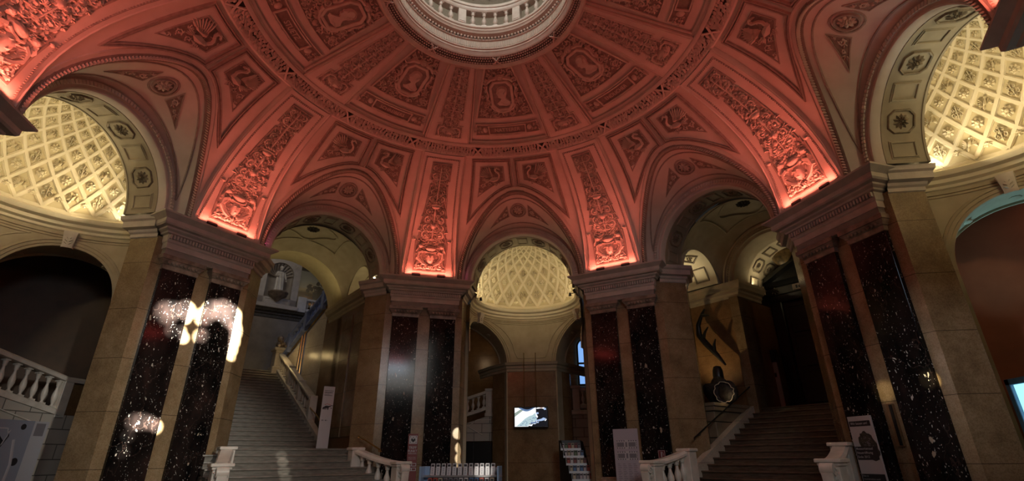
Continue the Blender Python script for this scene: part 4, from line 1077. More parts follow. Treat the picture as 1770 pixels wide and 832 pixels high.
# right arm beyond inner arch: barrel with coffers, back wall
def rp(mb,nm,mt,**k): return build(mb,nm,mt,HR_,**k)
f=Qfn(14.5,1.45,ZC-.05); mb=RL(f); mb.grid([[f(1.45*pi*(i/36-.5),v,0) for v in (0,.8,1.65)] for i in range(37)]); rp(mb,'arm_vault','cream')
m=RL(f)
for k in range(7):
    u=1.45*pi*((k+.5)/7-.5)
    for vc in (.42,1.18):
        if (k)%2:
            a,b=.24,.27; c=.1; m.mould([(u-a+c,vc-b),(u+a-c,vc-b),(u+a,vc-b+c),(u+a,vc+b-c),(u+a-c,vc+b),(u-a+c,vc+b),(u-a,vc+b-c),(u-a,vc-b+c)],[(-.03,0),(-.02,.04),(.02,.04),(.03,0)],step=.3); m.rosette(u,vc,.13,.05,8)
        else: m.mould([(u-.17,vc-.26),(u+.17,vc-.26),(u+.17,vc+.26),(u-.17,vc+.26)],[(-.03,0),(-.02,.04),(.02,.04),(.03,0)],step=.3)
rp(m,'vault_moulding','rosette')  # dark tone carries the shadows of the cream coffer frames
mb=MB(); mb.box(-3,3,14.5,14.7,0,9); rp(mb,'end_wall','darkwall',smooth=False)
for s in (-1,1):
    mb=MB(); mb.box(*( (-1.75,-1.45) if s<0 else (1.45,1.75)),12.6,14.5,0,6.4); rp(mb,'arm_side_wall','brown',smooth=False)
# black portal
off=(0,14.4,2.72); T=thing('portal','black portal with a pediment at the head of the brown stairs','door',45,off)
mb=MB()
for s in (-1,1): mb.bev(*((-1.4,-1.0) if s<0 else (1.0,1.4)),14.2,14.5,2.72,6.55,.03); mb.bev(*((-1.48,-.92) if s<0 else (.92,1.48)),14.15,14.5,2.72,3.0,.03)
build(mb,'frame','dark',T,off,smooth=False)
mb=MB(); cornice(mb,[(-1.4,14.5),(-1.4,14.2),(1.4,14.2),(1.4,14.5)],[(0,6.5),(.02,6.55),(.02,6.75),(.05,6.78),(.05,7.05),(.12,7.1),(.16,7.2),(.22,7.24),(-.3,7.25)]); build(mb,'entablature','dark',T,off)
mb=MB(); mb.sweep([(-1.62,14.0,7.25),(0,14.0,8.0),(1.62,14.0,7.25)],V((0,-1,0)),[(-.02,-.45),(-.02,.12),(.05,.16),(.14,.2),(.16,.2),(.16,-.45)],cap=False)
mb.add([(-1.45,14.15,7.25),(1.45,14.15,7.25),(0,14.15,7.93)],[(0,1,2)]); build(mb,'pediment','dark',T,off,smooth=False)
for s in (-1,1):
    mb=MB(); x0,x1=(-1.0,-.01) if s<0 else (.01,1.0); mb.box(x0,x1,14.36,14.44,2.72,6.5)
    for z0,z1 in ((2.95,4.0),(4.15,5.2),(5.35,6.3)): mb.bev(x0+.14,x1-.14,14.32,14.38,z0,z1,.02)
    o=build(mb,'door_leaf','dark',T,off,smooth=False); k=MB(); k.ell((s*.09,14.28,4.3),(.03,.04,.03)); k=build(k,'knob','brass',o,off)
    c=RL(lambda u,v,h:(u,14.13-h,v)); c.rosette(s*1.1,6.92,.15,.05,8); build(c,'rosette','gilt_dark',T,off)
mb=MB(); mb.bev(-.45,.45,14.10,14.16,6.80,7.02,.01); o=build(mb,'plaque','ground',T,off,smooth=False)
mb=MB()
for i in range(7): mb.box(-.33+.095*i,-.33+.095*i+(.05 if i%3 else .07),14.092,14.10,6.85,6.97-(.03 if i%2 else 0))
build(mb,'inscription','ink',o,off,smooth=False)
off=(-.45,13.95,7.75); T=thing('sculpture_group','dark bronze figures reclining above the black pediment, catching golden light','sculpture',45,off)
M['bronze']=noisy('dark_bronze',(.05,.035,.015),(.22,.15,.06),7,.4)
for s_,nm in ((-1,'figure_left'),(1,'figure_right')):
    G=lambda x,y,z,r:(s_*x,y,z,r)
    J=[G(.62,0,.05,.14),G(.52,-.02,.28,.13),G(.42,-.04,.50,.16),G(.40,-.05,.66,.07),G(.39,-.07,.80,.11),G(.62,-.08,.52,.07),G(.85,-.12,.40,.055),G(1.0,-.14,.55,.05),
       G(.24,-.10,.54,.07),G(.05,-.14,.66,.055),G(-.02,-.16,.84,.05),G(.84,-.1,.02,.12),G(1.08,-.14,.10,.09),G(1.28,-.1,-.12,.06),G(.82,.1,-.05,.11),G(1.12,.05,-.12,.08),G(1.36,0,-.22,.05)]
    E_=[(0,1),(1,2),(2,3),(3,4),(2,5),(5,6),(6,7),(2,8),(8,9),(9,10),(0,11),(11,12),(12,13),(0,14),(14,15),(15,16)]
    figure('figure',J,E_,T,'bronze')
mb=lump((0,.0,.40),(.30,.16,.36),9,k=.15); build(mb,'shield','bronze',T)
mb=MB()
for k_ in range(9): mb.tube([(-.9+.22*k_,.05,.1+.35*sin(pi*k_/8)),(-.85+.2*k_,-.12,.30+.45*sin(pi*k_/8)),(-.95+.24*k_,-.02,.42+.4*sin(pi*k_/8))],.06,6,.02)
build(mb,'drapery','bronze',T)

T.scale=(1.35,1.35,1.35)
# right stairs
off=(0,6.8,0); T=thing('brown_staircase','dark brown stone staircase rising to the black portal','staircase',45,off)
steps(T,off,-1.6,2.3,6.85,0,17,.16,.33,'stepbrown')
mb=MB(); mb.box(-1.9,3,12.4,14.5,2.5,2.725); build(mb,'top_landing','stepbrown',T,off,smooth=False)
mb=MB(); mb.add([(-1.80,7.6,0),(-1.60,7.6,0),(-1.60,12.4,0),(-1.80,12.4,0),(-1.80,7.6,.75),(-1.60,7.6,.75),(-1.60,12.4,3.0),(-1.80,12.4,3.0)],[(0,1,5,4),(1,2,6,5),(2,3,7,6),(3,0,4,7),(4,5,6,7)]); build(mb,'stringer','palemarble',T,off,smooth=False)
M['browned']=noisy('brown_grey_ashlar',(.20,.15,.10),(.28,.21,.14),4,.5)
off=(-2.6,11,0); T=thing('stone_ledge','brown stone block ledge left of the dark brown stairs, under the geode','ledge',45,off)
for (z0,z1,e) in ((0,.9,0),(.92,1.35,0),(1.37,1.8,0),(1.82,2.25,0),(2.27,2.55,.0),(2.57,2.7,.06),(2.7,2.80,.1)):
    mb=MB(); mb.bev(-3.9,-1.80+e,9.9-e,12.1,z0,z1,.012); build(mb,'stone_course','browned',T,off,smooth=False)

# ------------------------------------------------------------ objects in right hall
M['rock']=noisy('dark_rock',(.015,.012,.01),(.06,.05,.04),12,.6,bump=.6,bscale=40)
M['crystal']=noisy('amethyst_crystal',(.006,.005,.01),(.035,.03,.045),60,.12,bump=1,bscale=90)
off=(-1.95,10.7,2.8); T=thing('geode','large dark crystal geode with a pale sparkling rim on the stone ledge','geode',45,off)
g=lump((-2.12,10.85,3.20),(.42,.32,.42),3); build(g,'rock_shell','rock',T,off)
nd=V((.15,-1,0)).normalized(); ctr=V((-1.72,10.48,3.13)); ux=V((1,.15,0)).normalized(); rows=[]
rr=random.Random(8); jit=[1+.07*sin(i*1.9)+rr.uniform(-.05,.05) for i in range(28)]
for q,d in ((1.0,0),(.93,-.01),(.85,.05),(.5,.12),(.05,.16)):
    rows.append([ctr+ux*(.30*q*cos(2*pi*i/28)*(jit[i] if q>.8 else 1))+V((0,0,.31*q*sin(2*pi*i/28)*(jit[i] if q>.8 else 1)))-nd*d for i in range(28)])
g=MB(); g.grid(rows,closed=True); build(g,'crystal_cavity','crystal',T,off)
g=MB(); g.tube([ctr-nd*0+ux*(.30*cos(2*pi*i/28)*jit[i%28])+V((0,0,.31*sin(2*pi*i/28)*jit[i%28])) for i in range(29)],.014,6); build(g,'rim','palemarble',T,off)
g=lump((-1.70,10.66,3.12),(.33,.2,.34),6,k=.08); build(g,'outer_crust','rock',T,off)
off=(-2.35,11.0,2.8); T=thing('dark_pedestal_figure','tall black round-headed stand rising behind the geode','stand',45,off)
g=MB(); g.lathe([(.02,1.28),(.12,1.24),(.165,1.12),(.17,.9),(.17,.3),(.22,.05),(.24,0)],(-2.25,11.25,2.8),16); build(g,'body','dark',T,off)
# antler
off=(-2.6,11.5,4.0); T=thing('antler','curved dark antler hanging before the warm lit wall above the geode','antler',45,off)
A3=[(-2.10,11.55,4.12),(-2.35,11.55,4.5),(-2.68,11.52,4.95),(-2.86,11.5,5.25),(-2.83,11.48,5.6),(-2.62,11.45,5.92),(-2.45,11.4,6.08)]
g=MB(); g.tube(A3,lambda k:.035+.10*sin(pi*min(1,k*1.05))**1*(1-.6*k),10); build(g,'beam','dark',T,off)
for P in ([(-2.74,11.5,5.1),(-2.6,11.45,5.3),(-2.42,11.4,5.45)],[(-2.42,11.54,4.62),(-2.35,11.5,4.85),(-2.25,11.45,5.0)],[(-2.62,11.45,5.92),(-2.45,11.42,5.86),(-2.32,11.4,5.84)]):
    g=MB(); g.tube(P,.075,8,.02); build(g,'tine','dark',T,off)
# handrail
def handrail(az,a,b,label,m='brass'):
    off=a; T=thing('handrail',label,'handrail',az,off)
    g=MB(); g.tube([V(a)+V((0,.0,-.05)),a,b,V(b)+V((0,0,-.05))],.022,8); build(g,'bar',m,T,off)
    for k in (.08,.92):
        p=V(a).lerp(V(b),k); g=MB(); g.tube([p,p-V((0,0,.07)),p+V((-.1 if az>0 else .1,0,-.07))],.012,6); build(g,'bracket',m,T,off)
handrail(45,(-1.68,8.5,1.78),(-1.62,12.3,3.55),'dark metal handrail rising beside the geode ledge','dark')
# door side board
off=(-1.55,13.5,2.72); T=thing('notice_board','tall pale notice board with dark header leaning beside the black portal','board',45,off)
g=MB(); g.bev(-1.72,-1.30,13.50,13.54,2.72,4.30,.004); build(g,'panel','greyboard',T,off,smooth=False)
g=MB(); g.bev(-1.78,-1.22,13.46,13.54,4.30,4.72,.004); build(g,'header','dark',T,off,smooth=False)
g=MB(); g.box(-1.52,-1.38,13.49,13.5,3.80,3.94); build(g,'picture','ink',T,off,smooth=False)

# ------------------------------------------------------------ skinned figures
# ------------------------------------------------------------ left hall beyond: statue wall
off=(0,19.5,3.9)
def lw(mb,nm,mt,par=None,**k): return build(mb,nm,mt,par or HL,**k)
mb=MB(); mb.box(-4,6,19.5,19.8,3.6,7.85); lw(mb,'statue_wall','wallwarm',smooth=False)
mb=MB(); cornice(mb,[(-4,19.5),(6,19.5)],[(0,7.75),(.03,7.78),(.03,7.9),(.08,7.94),(.08,8.02),(.2,8.08),(.22,8.16),(.26,8.2),(-.3,8.22)]); lw(mb,'wall_cornice','gilt_dark')
mb=MB(); mb.box(-.6,-.1,19.42,19.5,4.95,7.4); mb.box(-.52,-.2,19.40,19.43,5.1,7.25); 
o=build(mb,'door_1','dark',smooth=False,kind='structure'); place(o,-45)
mb=MB(); mb.sweep([(-.05,19.38,4.95),(-.05,19.38,7.45),(-.7,19.38,7.45)],V((0,-1,0)),[(-.09,0),(-.08,.06),(-.03,.03),(.03,.06),(.09,0)],cap=False); build(mb,'frame','brass',o)
mb=MB(); mb.box(-4,6,22.6,22.8,8.2,13); mb.box(-4,-.6,19.6,19.9,8.2,13); mb.box(2.1,2.3,19.8,22.6,8.2,13) if False else None; mb.box(-4,6,19.8,22.6,8.1,8.2); lw(mb,'upper_wall','brown',smooth=False)
mb=MB(); mb.box(-4,6,12.9,22.8,12.6,12.8); mb.box(-4.2,-4,12.5,22.8,0,12.8); mb.box(5.2,5.4,12.5,22.8,0,12.8); lw(mb,'stairwell_shell','brown',smooth=False)
# aedicule
off=(1.1,19.4,8.2); T=thing('statue_niche','grey stone aedicule with shell niche on the wall above the tall staircase','niche',-45,off)
x0,x1,zt,zb_=.15,2.05,11.1,8.22; xc=1.1
mb=MB(); 
mb.box(x0,x0+.32,19.3,19.9,zb_,zt); mb.box(x1-.32,x1,19.3,19.9,zb_,zt)
mb.box(x0,x1,19.3,19.9,zb_,8.75)
mb.grid([[(xc+r*cos(pi-pi*i/24),19.3,10.0+r*sin(pi-pi*i/24)) if j==0 else (xc+(.63/ .63)*(x1-x0-.64)/2*max(-1,min(1,1.6*cos(pi-pi*i/24))),19.3,zt) for i in range(25)] for j,r in ((0,.62),(1,.62))])
mb.grid([[(xc+.62*cos(pi-pi*i/24),y,10.0+.62*sin(pi-pi*i/24)) for i in range(25)] for y in (19.3,19.45)])
build(mb,'frame','stone',T,off,smooth=False)
mb=MB(); mb.bev(x0-.12,x1+.12,19.12,19.9,zt,zt+.12,.02); mb.bev(x0-.05,x1+.05,19.2,19.9,zt-.12,zt,.02); mb.bev(x0-.2,x1+.2,19.05,19.9,zt+.12,zt+.22,.02); build(mb,'cornice','stone',T,off,smooth=False); mb=MB(); mb.bev(x0-.1,x1+.1,19.15,19.9,zb_-.02,zb_+.18,.02); build(mb,'sill','stone',T,off,smooth=False)
mb=MB(); rows=[[(xc+.62*sin(a),19.45+.5*cos(a),z) for a in [rad(-90+180*i/16) for i in range(17)]] for z in (8.75,10.0)]; mb.grid(rows)
mb.grid([[(xc+.62*cos(p)*sin(a),19.45+.5*cos(p)*cos(a),10.0+.62*sin(p)) for a in [rad(-90+180*i/16) for i in range(17)]] for p in [rad(90*j/8) for j in range(9)]])
build(mb,'niche_back','stone',T,off)
mb=MB()
for i in range(11):
    a=rad(8+164*i/10); mb.tube([(xc+.12*cos(a),19.86,10.0+.12*sin(a)),(xc+.40*cos(a),19.72,10.0+.40*sin(a)),(xc+.6*cos(a),19.44,10.0+.6*sin(a))],.03,6,.06)
build(mb,'shell_ribs','stone',T,off)
g=RL(lambda u,v,h:(u,19.3-h,v))
for d in (-1,1): g.spray(xc+d*.62,10.72,rad(90-d*40),.3,.06,5,.07); g.scroll(xc+d*.72,10.5,.1,0,1.2,d,.04,.06,9)
g.mould([(x0+.4,8.36),(x1-.4,8.36),(x1-.4,8.66),(x0+.4,8.66)],[(-.02,0),(-.01,.03),(.01,.03),(.02,0)])
build(g,'carving','relief',T,off)
mb=MB(); mb.lathe([(.02,-.42),(.1,-.40),(.2,-.3),(.36,-.15),(.46,-.05),(.48,.0),(.46,.05),(.02,.05)],(xc,19.25,8.98),20,pi,2*pi); mb.ell((xc,19.28,8.9),(.46,.36,.2),18,10); build(mb,'bowl_bracket','cap',T,off)
off=(xc,19.35,9.03); T=thing('statue','white stone statue of a standing robed person in the shell niche','statue',-45,off)
# body (one continuous skin), robe & hair as children; pelvis root
J=[(0,0,.62,.12),(0,0,.80,.115),(0,-.01,.98,.15),(0,-.01,1.10,.07),(0,-.02,1.19,.06),(0,-.03,1.27,.085),(0,-.03,1.36,.06),
   (-.17,-.01,1.05,.06),(-.24,-.03,.86,.05),(-.10,-.16,.86,.04),(.17,-.01,1.05,.06),(.25,.0,.84,.05),(.27,-.08,.68,.04),
   (-.07,0,.55,.09),(-.08,-.02,.30,.07),(-.08,0,.06,.045),(-.09,-.10,.03,.035),(.07,0,.55,.09),(.10,-.06,.30,.07),(.10,.0,.06,.045),(.12,-.09,.03,.035)]
Ed=[(0,1),(1,2),(2,3),(3,4),(4,5),(5,6),(2,7),(7,8),(8,9),(2,10),(10,11),(11,12),(0,13),(13,14),(14,15),(15,16),(0,17),(17,18),(18,19),(19,20)]
figure('body',J,Ed,T,'white')
mb=MB(); rows=[]
for j in range(12):
    z=.06+.95*j/11; r=.21-.06*(j/11)
    rows.append([((r+.018*sin(9*a+j*.3))*cos(a)*1.05,(r*.75+.018*sin(9*a+j*.3))*sin(a)+.01,z) for a in [2*pi*i/40 for i in range(40)]])
mb.grid(rows,closed=True); build(mb,'robe','white',T)
mb=MB(); mb.ell((0,-.12,1.285),(.018,.02,.035),6,4); mb.ell((-.035,-.105,1.30),(.014,.01,.01),6,4); mb.ell((.035,-.105,1.30),(.014,.01,.01),6,4); mb.ell((0,-.115,1.235),(.03,.012,.01),6,4); build(mb,'face','white',T)
mb=MB(); mb.ell((0,.0,1.33),(.10,.10,.10),12,8); build(mb,'hair','white',T)
mb=MB()
for (sx,sy,sz,dx,dz) in ((-.10,-.17,.86,.02,.03),(.27,-.10,.66,0,-.03)):
    for i in range(4): mb.tube([(sx-.02+.013*i,sy,sz),(sx-.02+.013*i+dx,sy-.03,sz+dz-.02),(sx-.015+.012*i+dx,sy-.035,sz+dz-.05)],.007,5,.005)
    mb.tube([(sx+.02,sy,sz+.01),(sx+.04,sy-.02,sz+.03)],.008,5,.006)
build(mb,'fingers','white',T)
# dark columns beside niche
M['serp']=noisy('dark_green_marble',(.02,.02,.02),(.16,.15,.13),5,.2,detail=8)
for x in (-.35,-.95):
    off=(x,19.25,8.2); T=thing('marble_column','dark polished marble column left of the statue niche' if x==-.35 else 'dark polished marble column mostly hidden behind the sunlit pier','column',-45,off)
    mb=MB(); mb.lathe([(.15,8.75),(.15,9.5),(.135,11.0)],(x,19.25,0),20); build(mb,'shaft','serp',T,off)
    mb=MB(); mb.bev(x-.22,x+.22,19.03,19.5,8.2,8.62,.015); mb.lathe([(.2,8.62),(.21,8.67),(.17,8.71),(.17,8.76)],(x,19.25,0),20); build(mb,'base','white',T,off)
    mb=MB(); mb.lathe([(.14,10.98),(.15,11.02),(.18,11.1),(.2,11.2)],(x,19.25,0),20); mb.bev(x-.22,x+.22,19.03,19.5,11.2,11.3,.01); build(mb,'capital','white',T,off)
off=(2.8,19.5,8.2); T=thing('gallery_parapet','white stone parapet with balusters in front of the landscape painting','balustrade',-45,off)
balustrade(T,off,(2.55,19.45),(5,19.45),8.98,8.98,12,.55)
mb=MB(); mb.bev(2.1,2.55,19.25,19.62,8.2,9.0,.02); build(mb,'pedestal','white',T,off,smooth=False)
# painting
off=(3.6,22.5,9.2)
pm=mat('landscape_painting',(.3,.3,.3),.5); b_=pm.node_tree.nodes['Principled BSDF']; tc=N(pm,'ShaderNodeTexCoord'); sp=N(pm,'ShaderNodeSeparateXYZ'); L(pm,tc.outputs['Generated'],sp.inputs[0])
nz=N(pm,'ShaderNodeTexNoise'); nz.inputs['Scale'].default_value=5; nz.inputs['Detail'].default_value=8; L(pm,tc.outputs['Generated'],nz.inputs['Vector'])
ad=N(pm,'ShaderNodeMath'); ad.operation='MULTIPLY_ADD'; ad.inputs[1].default_value=.5; L(pm,nz.outputs[0],ad.inputs[0]); L(pm,sp.outputs[2],ad.inputs[2])
rp_=ramp(pm,[(.34,(.42,.20,.05)),(.46,(.09,.05,.02)),(.58,(.08,.06,.03)),(.70,(.30,.24,.15)),(.92,(.30,.30,.27))]); L(pm,ad.outputs[0],rp_.inputs[0]); L(pm,rp_.outputs[0],b_.inputs['Base Color']); M['paint']=pm
T=thing('landscape_painting','large landscape painting with dark trees behind the white parapet','painting',-45,off)
mb=MB(); mb.box(2.2,6,22.48,22.55,9.45,11.6); build(mb,'canvas','paint',T,off,smooth=False)
mb=MB(); mb.sweep([(2.2,22.48,9.45),(6,22.48,9.45),(6,22.48,11.6),(2.2,22.48,11.6)],V((0,-1,0)),[(-.08,0),(-.07,.06),(.07,.06),(.08,0)],closed=True); build(mb,'frame','gilt_dark',T,off)
mb=MB(); rr=random.Random(4)
for i in range(90):
    cx=4.2+rr.gauss(0,.38); cz=10.25+rr.gauss(0,.28); mb.ell((cx,22.47,cz),(rr.uniform(.08,.20),.01,rr.uniform(.05,.14)),7,4)
for i in range(6): mb.tube([(3.7+.2*i,22.465,9.7),(3.8+.16*i,22.465,10.3),(3.7+.2*i,22.465,10.7)],.02,5)
build(mb,'painted_trees','gilt_dark',T,off)
# ascending ramp balustrade (blue grey) + panelled wall under it
a=(1.28,18.4);b=(2.25,14.3); za,zb2=5.75,8.55
off=(1.5,18.4,3.9); T=thing('ramp_balustrade','blue grey stone balustrade climbing steeply right above the tall staircase','balustrade',-45,off)
balustrade(T,off,a,b,za,zb2,18,.6,'bluemet',w=1.1)
for k in (.02,.3,.58,.86):
    x,y,z=lin(a[0],b[0],k),lin(a[1],b[1],k),lin(za,zb2,k); mb=MB(); mb.bev(x-.15,x+.15,y-.17,y+.17,z-.85,z+.03,.01); build(mb,'pedestal','bluemet',T,off,smooth=False)
ff=lambda k,z,e=0:(lin(a[0],b[0],k)-e,lin(a[1],b[1],k),z)
off=(1.5,18.4,3.9); T=thing('ramp_wall','panelled stone wall with gilded frames under the climbing blue balustrade','wall',-45,off)
mb=MB(); zr=lambda k:lin(za,zb2,k)-.74
mb.grid([[ff(k,3.4) for k in (0,1)],[ff(0,zr(0)),ff(1,zr(1))]]); mb.grid([[ff(k,3.4,-.3) for k in (0,1)],[ff(0,zr(0),-.3),ff(1,zr(1),-.3)]]); mb.grid([[ff(0,zr(0)),ff(1,zr(1))],[ff(0,zr(0),-.3),ff(1,zr(1),-.3)]]); build(mb,'wall','bluemet',T,off,smooth=False)
mb=MB()
for k0,k1 in ((.04,.16),(.20,.52),(.57,.97)):
    zb0=lambda k:lin(4.35,3.4,k); zt0=lambda k:zr(k)-.16
    P=[ff(k0,zb0(k0),.01),ff(k1,zb0(k1),.01),ff(k1,zt0(k1),.01),ff(k0,zt0(k0),.01)]
    mb.sweep(P,V((-1,0,0)),[(-.05,0),(-.04,.04),(.04,.04),(.05,0)],closed=True)
build(mb,'gilded_frame','brass',T,off)
mb=MB()
for k0,k1 in ((.07,.14),(.24,.49),(.61,.94)):
    P=[ff(k0,lin(4.35,3.4,k0)+.12,.012),ff(k1,lin(4.35,3.4,k1)+.12,.012),ff(k1,zr(k1)-.3,.012),ff(k0,zr(k0)-.3,.012)]; mb.add(P,[(0,1,2,3)])
build(mb,'marble_field','palemarble',T,off,smooth=False)
# brass rails
handrail(-45,(1.28,11.0,2.55),(1.28,12.3,3.05),'short brass handrail at the foot of the tall staircase wall')
handrail(-45,(1.72,8.62,1.95),(1.98,7.6,1.55),'short brass handrail on the pier beside the scroll newel')

# ------------------------------------------------------------ central niche contents
off=(-.03,11.4,2.34); T=thing('hanging_screen','bright flat screen hung on two rods in the central niche','screen',0,off)
x0,x1,z0,z1=-.67,.60,2.33,3.06
mb=MB(); mb.bev(x0,x1,11.38,11.46,z0,z1,.01); build(mb,'casing','dark',T,off,smooth=False)
def emat(n,c,s): M[n]=mat(n,(0,0,0),.3,emit=c,es=s)
emat('scr_white',(.95,.97,1),1.15); emat('scr_pale',(.60,.80,.85),.8); emat('scr_blue',(.18,.30,.55),.7); emat('scr_dark',(.01,.012,.02),.5); emat('scr_green',(.45,.55,.48),.7); emat('scr_pink',(.85,.55,.5),.8); emat('scr_steel',(.45,.60,.90),.9)
def sf(u,v,h): return (lin(x0+.035,x1-.035,u),11.378-h,lin(z0+.035,z1-.035,v))
def spoly(pts,m,h,nm='screen_image'):
    g=MB(); g.add([sf(u,v,h) for u,v in pts],[tuple(range(len(pts)))]); return build(g,nm,m,T,off,smooth=False)
spoly([(0,0),(1,0),(1,1),(0,1)],'scr_white',.001)
spoly([(0,.72),(.17,.9),(.28,.88),(0,.52)],'scr_green',.002)
spoly([(.32,.42),(.45,.55),(.55,.60),(.64,.72),(.66,.5),(.72,.42),(.68,.3),(.5,.22),(.4,.02),(.04,.02),(.14,.14)],'scr_pale',.002)
g=MB(); rr=random.Random(2)
for i in range(90):
    u=rr.uniform(.08,.72); v=rr.uniform(.02,.6)
    if v<u*.9 and v<.62: s=rr.uniform(.006,.02); g.add([sf(u-s,v-s,.003),sf(u+s,v-s*.8,.003),sf(u+s*.8,v+s,.003),sf(u-s*.7,v+s*1.3,.003)],[(0,1,2,3)])
build(g,'screen_image','scr_blue',T,off,smooth=False)
spoly([(.12,1)]+[(.12+.5*i/12,1-.20*sin(pi*i/12)) for i in range(1,12)]+[(.64,1)],'scr_blue',.004)
spoly([(.2,1)]+[(.2+.38*i/12,1-.10*sin(pi*i/12)) for i in range(1,12)]+[(.60,1)],'scr_dark',.005)
spoly([(.66,1),(1,1),(1,0),(.42,0),(.46,.16),(.62,.12),(.7,.2),(.68,.42),(.72,.5),(.66,.72)],'scr_dark',.004)
spoly([(.66,.96),(.72,1),(.93,1),(.9,.93),(.8,.95),(.7,.93)],'scr_white',.006); spoly([(.76,1),(.88,1),(.84,.94)],'scr_pink',.007); spoly([(.88,.94),(.96,.98),(.98,.88),(.92,.86)],'scr_steel',.006)
spoly([(.66,.70),(.69,.75),(.74,.74),(.74,.66),(.68,.64)],'scr_steel',.006); spoly([(.67,.34),(.82,.40),(.88,.46),(.96,.42),(.92,.32),(.80,.28),(.62,.30)],'scr_steel',.006); spoly([(.48,.22),(.7,.26),(.66,.16),(.5,.14)],'scr_blue',.006)
spoly([(.44,.10),(.56,.12),(.52,.02),(.44,.04)],'scr_white',.006); spoly([(.92,.3),(.97,.40),(.98,.36),(.94,.27)],'scr_white',.006); spoly([(.70,.2),(.73,.28),(.75,.26),(.72,.16)],'scr_steel',.006)
for x in (-.27,.18):
    mb=MB(); mb.tube([(x,11.43,3.04),(x,11.43,5.06),(x,11.66,5.06)],.012,6); build(mb,'hanging_rod','brass',T,off)
# side balustrades behind the niche
off=(-1.8,12.9,1.9); T=thing('side_balustrade','pale stone balustrade behind the central niche, left of its brown pier','balustrade',0,off)
balustrade(T,off,(-3.3,12.9),(-1.95,12.9),3.45,3.85,6,.62)
mb=MB(); mb.bev(-1.97,-1.68,12.75,13.05,2.85,3.90,.015); mb.bev(-2.0,-1.65,12.72,13.08,3.82,3.92,.01); mb.bev(-2.0,-1.65,12.72,13.08,2.84,2.98,.01); build(mb,'newel','white',T,off,smooth=False)
mb=MB(); mb.add([(x,y,z) for y in (12.78,13.1) for x,z in ((-3.4,1.93),(-1.66,1.93),(-1.66,2.84),(-1.95,2.84),(-3.4,2.40))],[(0,1,2,3,4),(9,8,7,6,5),(1,6,7,2),(2,7,8,3),(3,8,9,4),(0,5,6,1)]); build(mb,'ashlar_wall','ashlar',T,off,smooth=False)
mb=RL(lambda u,v,h:(u,12.78-h,v)); mb.mould([(-3.3,2.05),(-2.3,2.72),(-1.75,2.72)],[(-.015,0),(-.01,.03),(.01,.03),(.015,0)],closed=False); mb.mould([(-2.9,2.60),(-2.1,2.16)],[(-.015,0),(-.01,.03),(.01,.03),(.015,0)],closed=False); build(mb,'moulding','white',T,off)
off=(-2.1,12.7,0); T=thing('dark_doorway','black panelled low doorway under the left side balustrade behind the book display','door',0,off)
mb=MB(); mb.box(-3.4,-1.05,12.70,12.76,0,1.90); build(mb,'panel','dark',T,off,smooth=False)
for x in (-2.75,-2.42,-1.62): 
    mb=MB(); mb.bev(x-.025,x+.025,12.66,12.71,0,1.88,.005); build(mb,'post','ink',T,off,smooth=False)
off=(1.9,13,0); T=thing('ashlar_pedestal','pale block wall with balustrade post right of the central niche pier, behind the leaflet rack','wall',0,off)
mb=MB(); mb.box(1.48,3.0,12.95,13.3,0,2.98); build(mb,'ashlar_wall','ashlar',T,off,smooth=False)
mb=MB(); mb.bev(1.44,3.0,12.88,13.3,2.86,3.04,.02); mb.bev(1.52,1.80,12.95,13.25,3.03,3.92,.015); mb.bev(1.46,1.86,12.9,13.3,3.86,3.98,.015); build(mb,'post','white',T,off,smooth=False)
balustrade(T,off,(1.82,13.1),(3.0,13.1),3.92,3.92,5,.66)
off=(2.15,15.2,4.2)
wn=MB(); n=14; pts=[(1.85,4.3),(2.55,4.3)]+[(2.2+.35*cos(pi*i/n),6.0+.35*sin(pi*i/n)) for i in range(n+1)]
wn.add([(x,15.3,z) for x,z in pts],[tuple(range(len(pts)))]); o=build(wn,'window_1','glass',kind='structure',smooth=False)
g=MB(); g.sweep([(x,15.28,z) for x,z in pts],V((0,-1,0)),[(-.04,0),(-.03,.06),(.03,.06),(.04,0)],closed=True); g.box(1.85,2.55,15.2,15.28,5.2,5.28); g.box(2.18,2.22,15.2,15.28,4.3,6.3); build(g,'frame','dark',o,smooth=False)

# leaflet rack and leaflets
off=(1.4,10,0); T=thing('leaflet_rack','black stepped rack of leaflets standing right of the central niche pier','rack',0,off)
mb=MB(); mb.add([(.98,10.35,0),(.98,10.35,1.85),(1.08,10.10,1.85),(1.40,9.5,.55),(1.40,9.5,0)],[(0,1,2,3,4)]); mb.add([(1.75,10.45,0),(1.72,10.45,1.85),(1.8,10.2,1.8),(2.05,9.6,.55),(2.05,9.6,0)],[(0,1,2,3,4)]); mb.add([(.98,10.36,0),(1.75,10.46,0),(1.72,10.46,1.85),(.98,10.36,1.85)],[(0,1,2,3)]); build(mb,'frame','dark',T,off,smooth=False)
cols=['paper','greyboard','wine','bluemet','scr_green','palemarble','inkgrey','white']
M['leafgreen']=mat('green_print',(.10,.16,.08),.5); M['leafblue']=mat('blue_print',(.06,.14,.30),.5); M['leafred']=mat('red_print',(.35,.06,.04),.5); M['leafsand']=mat('sand_print',(.40,.34,.24),.5)
lc=['paper','greyboard','wine','leafblue','leafgreen','leafsand','inkgrey','paper','leafred']
rr=random.Random(12)
lf=MB(); lf.box(-.045,.045,-.004,.004,0,.21); lfs={}
for m in set(lc): lfs[m]=mesh_of(lf,'leaflet',m)
hd=MB(); hd.box(-.035,.035,-.006,-.0045,.15,.19); hds=mesh_of(hd,'title_strip','ink')
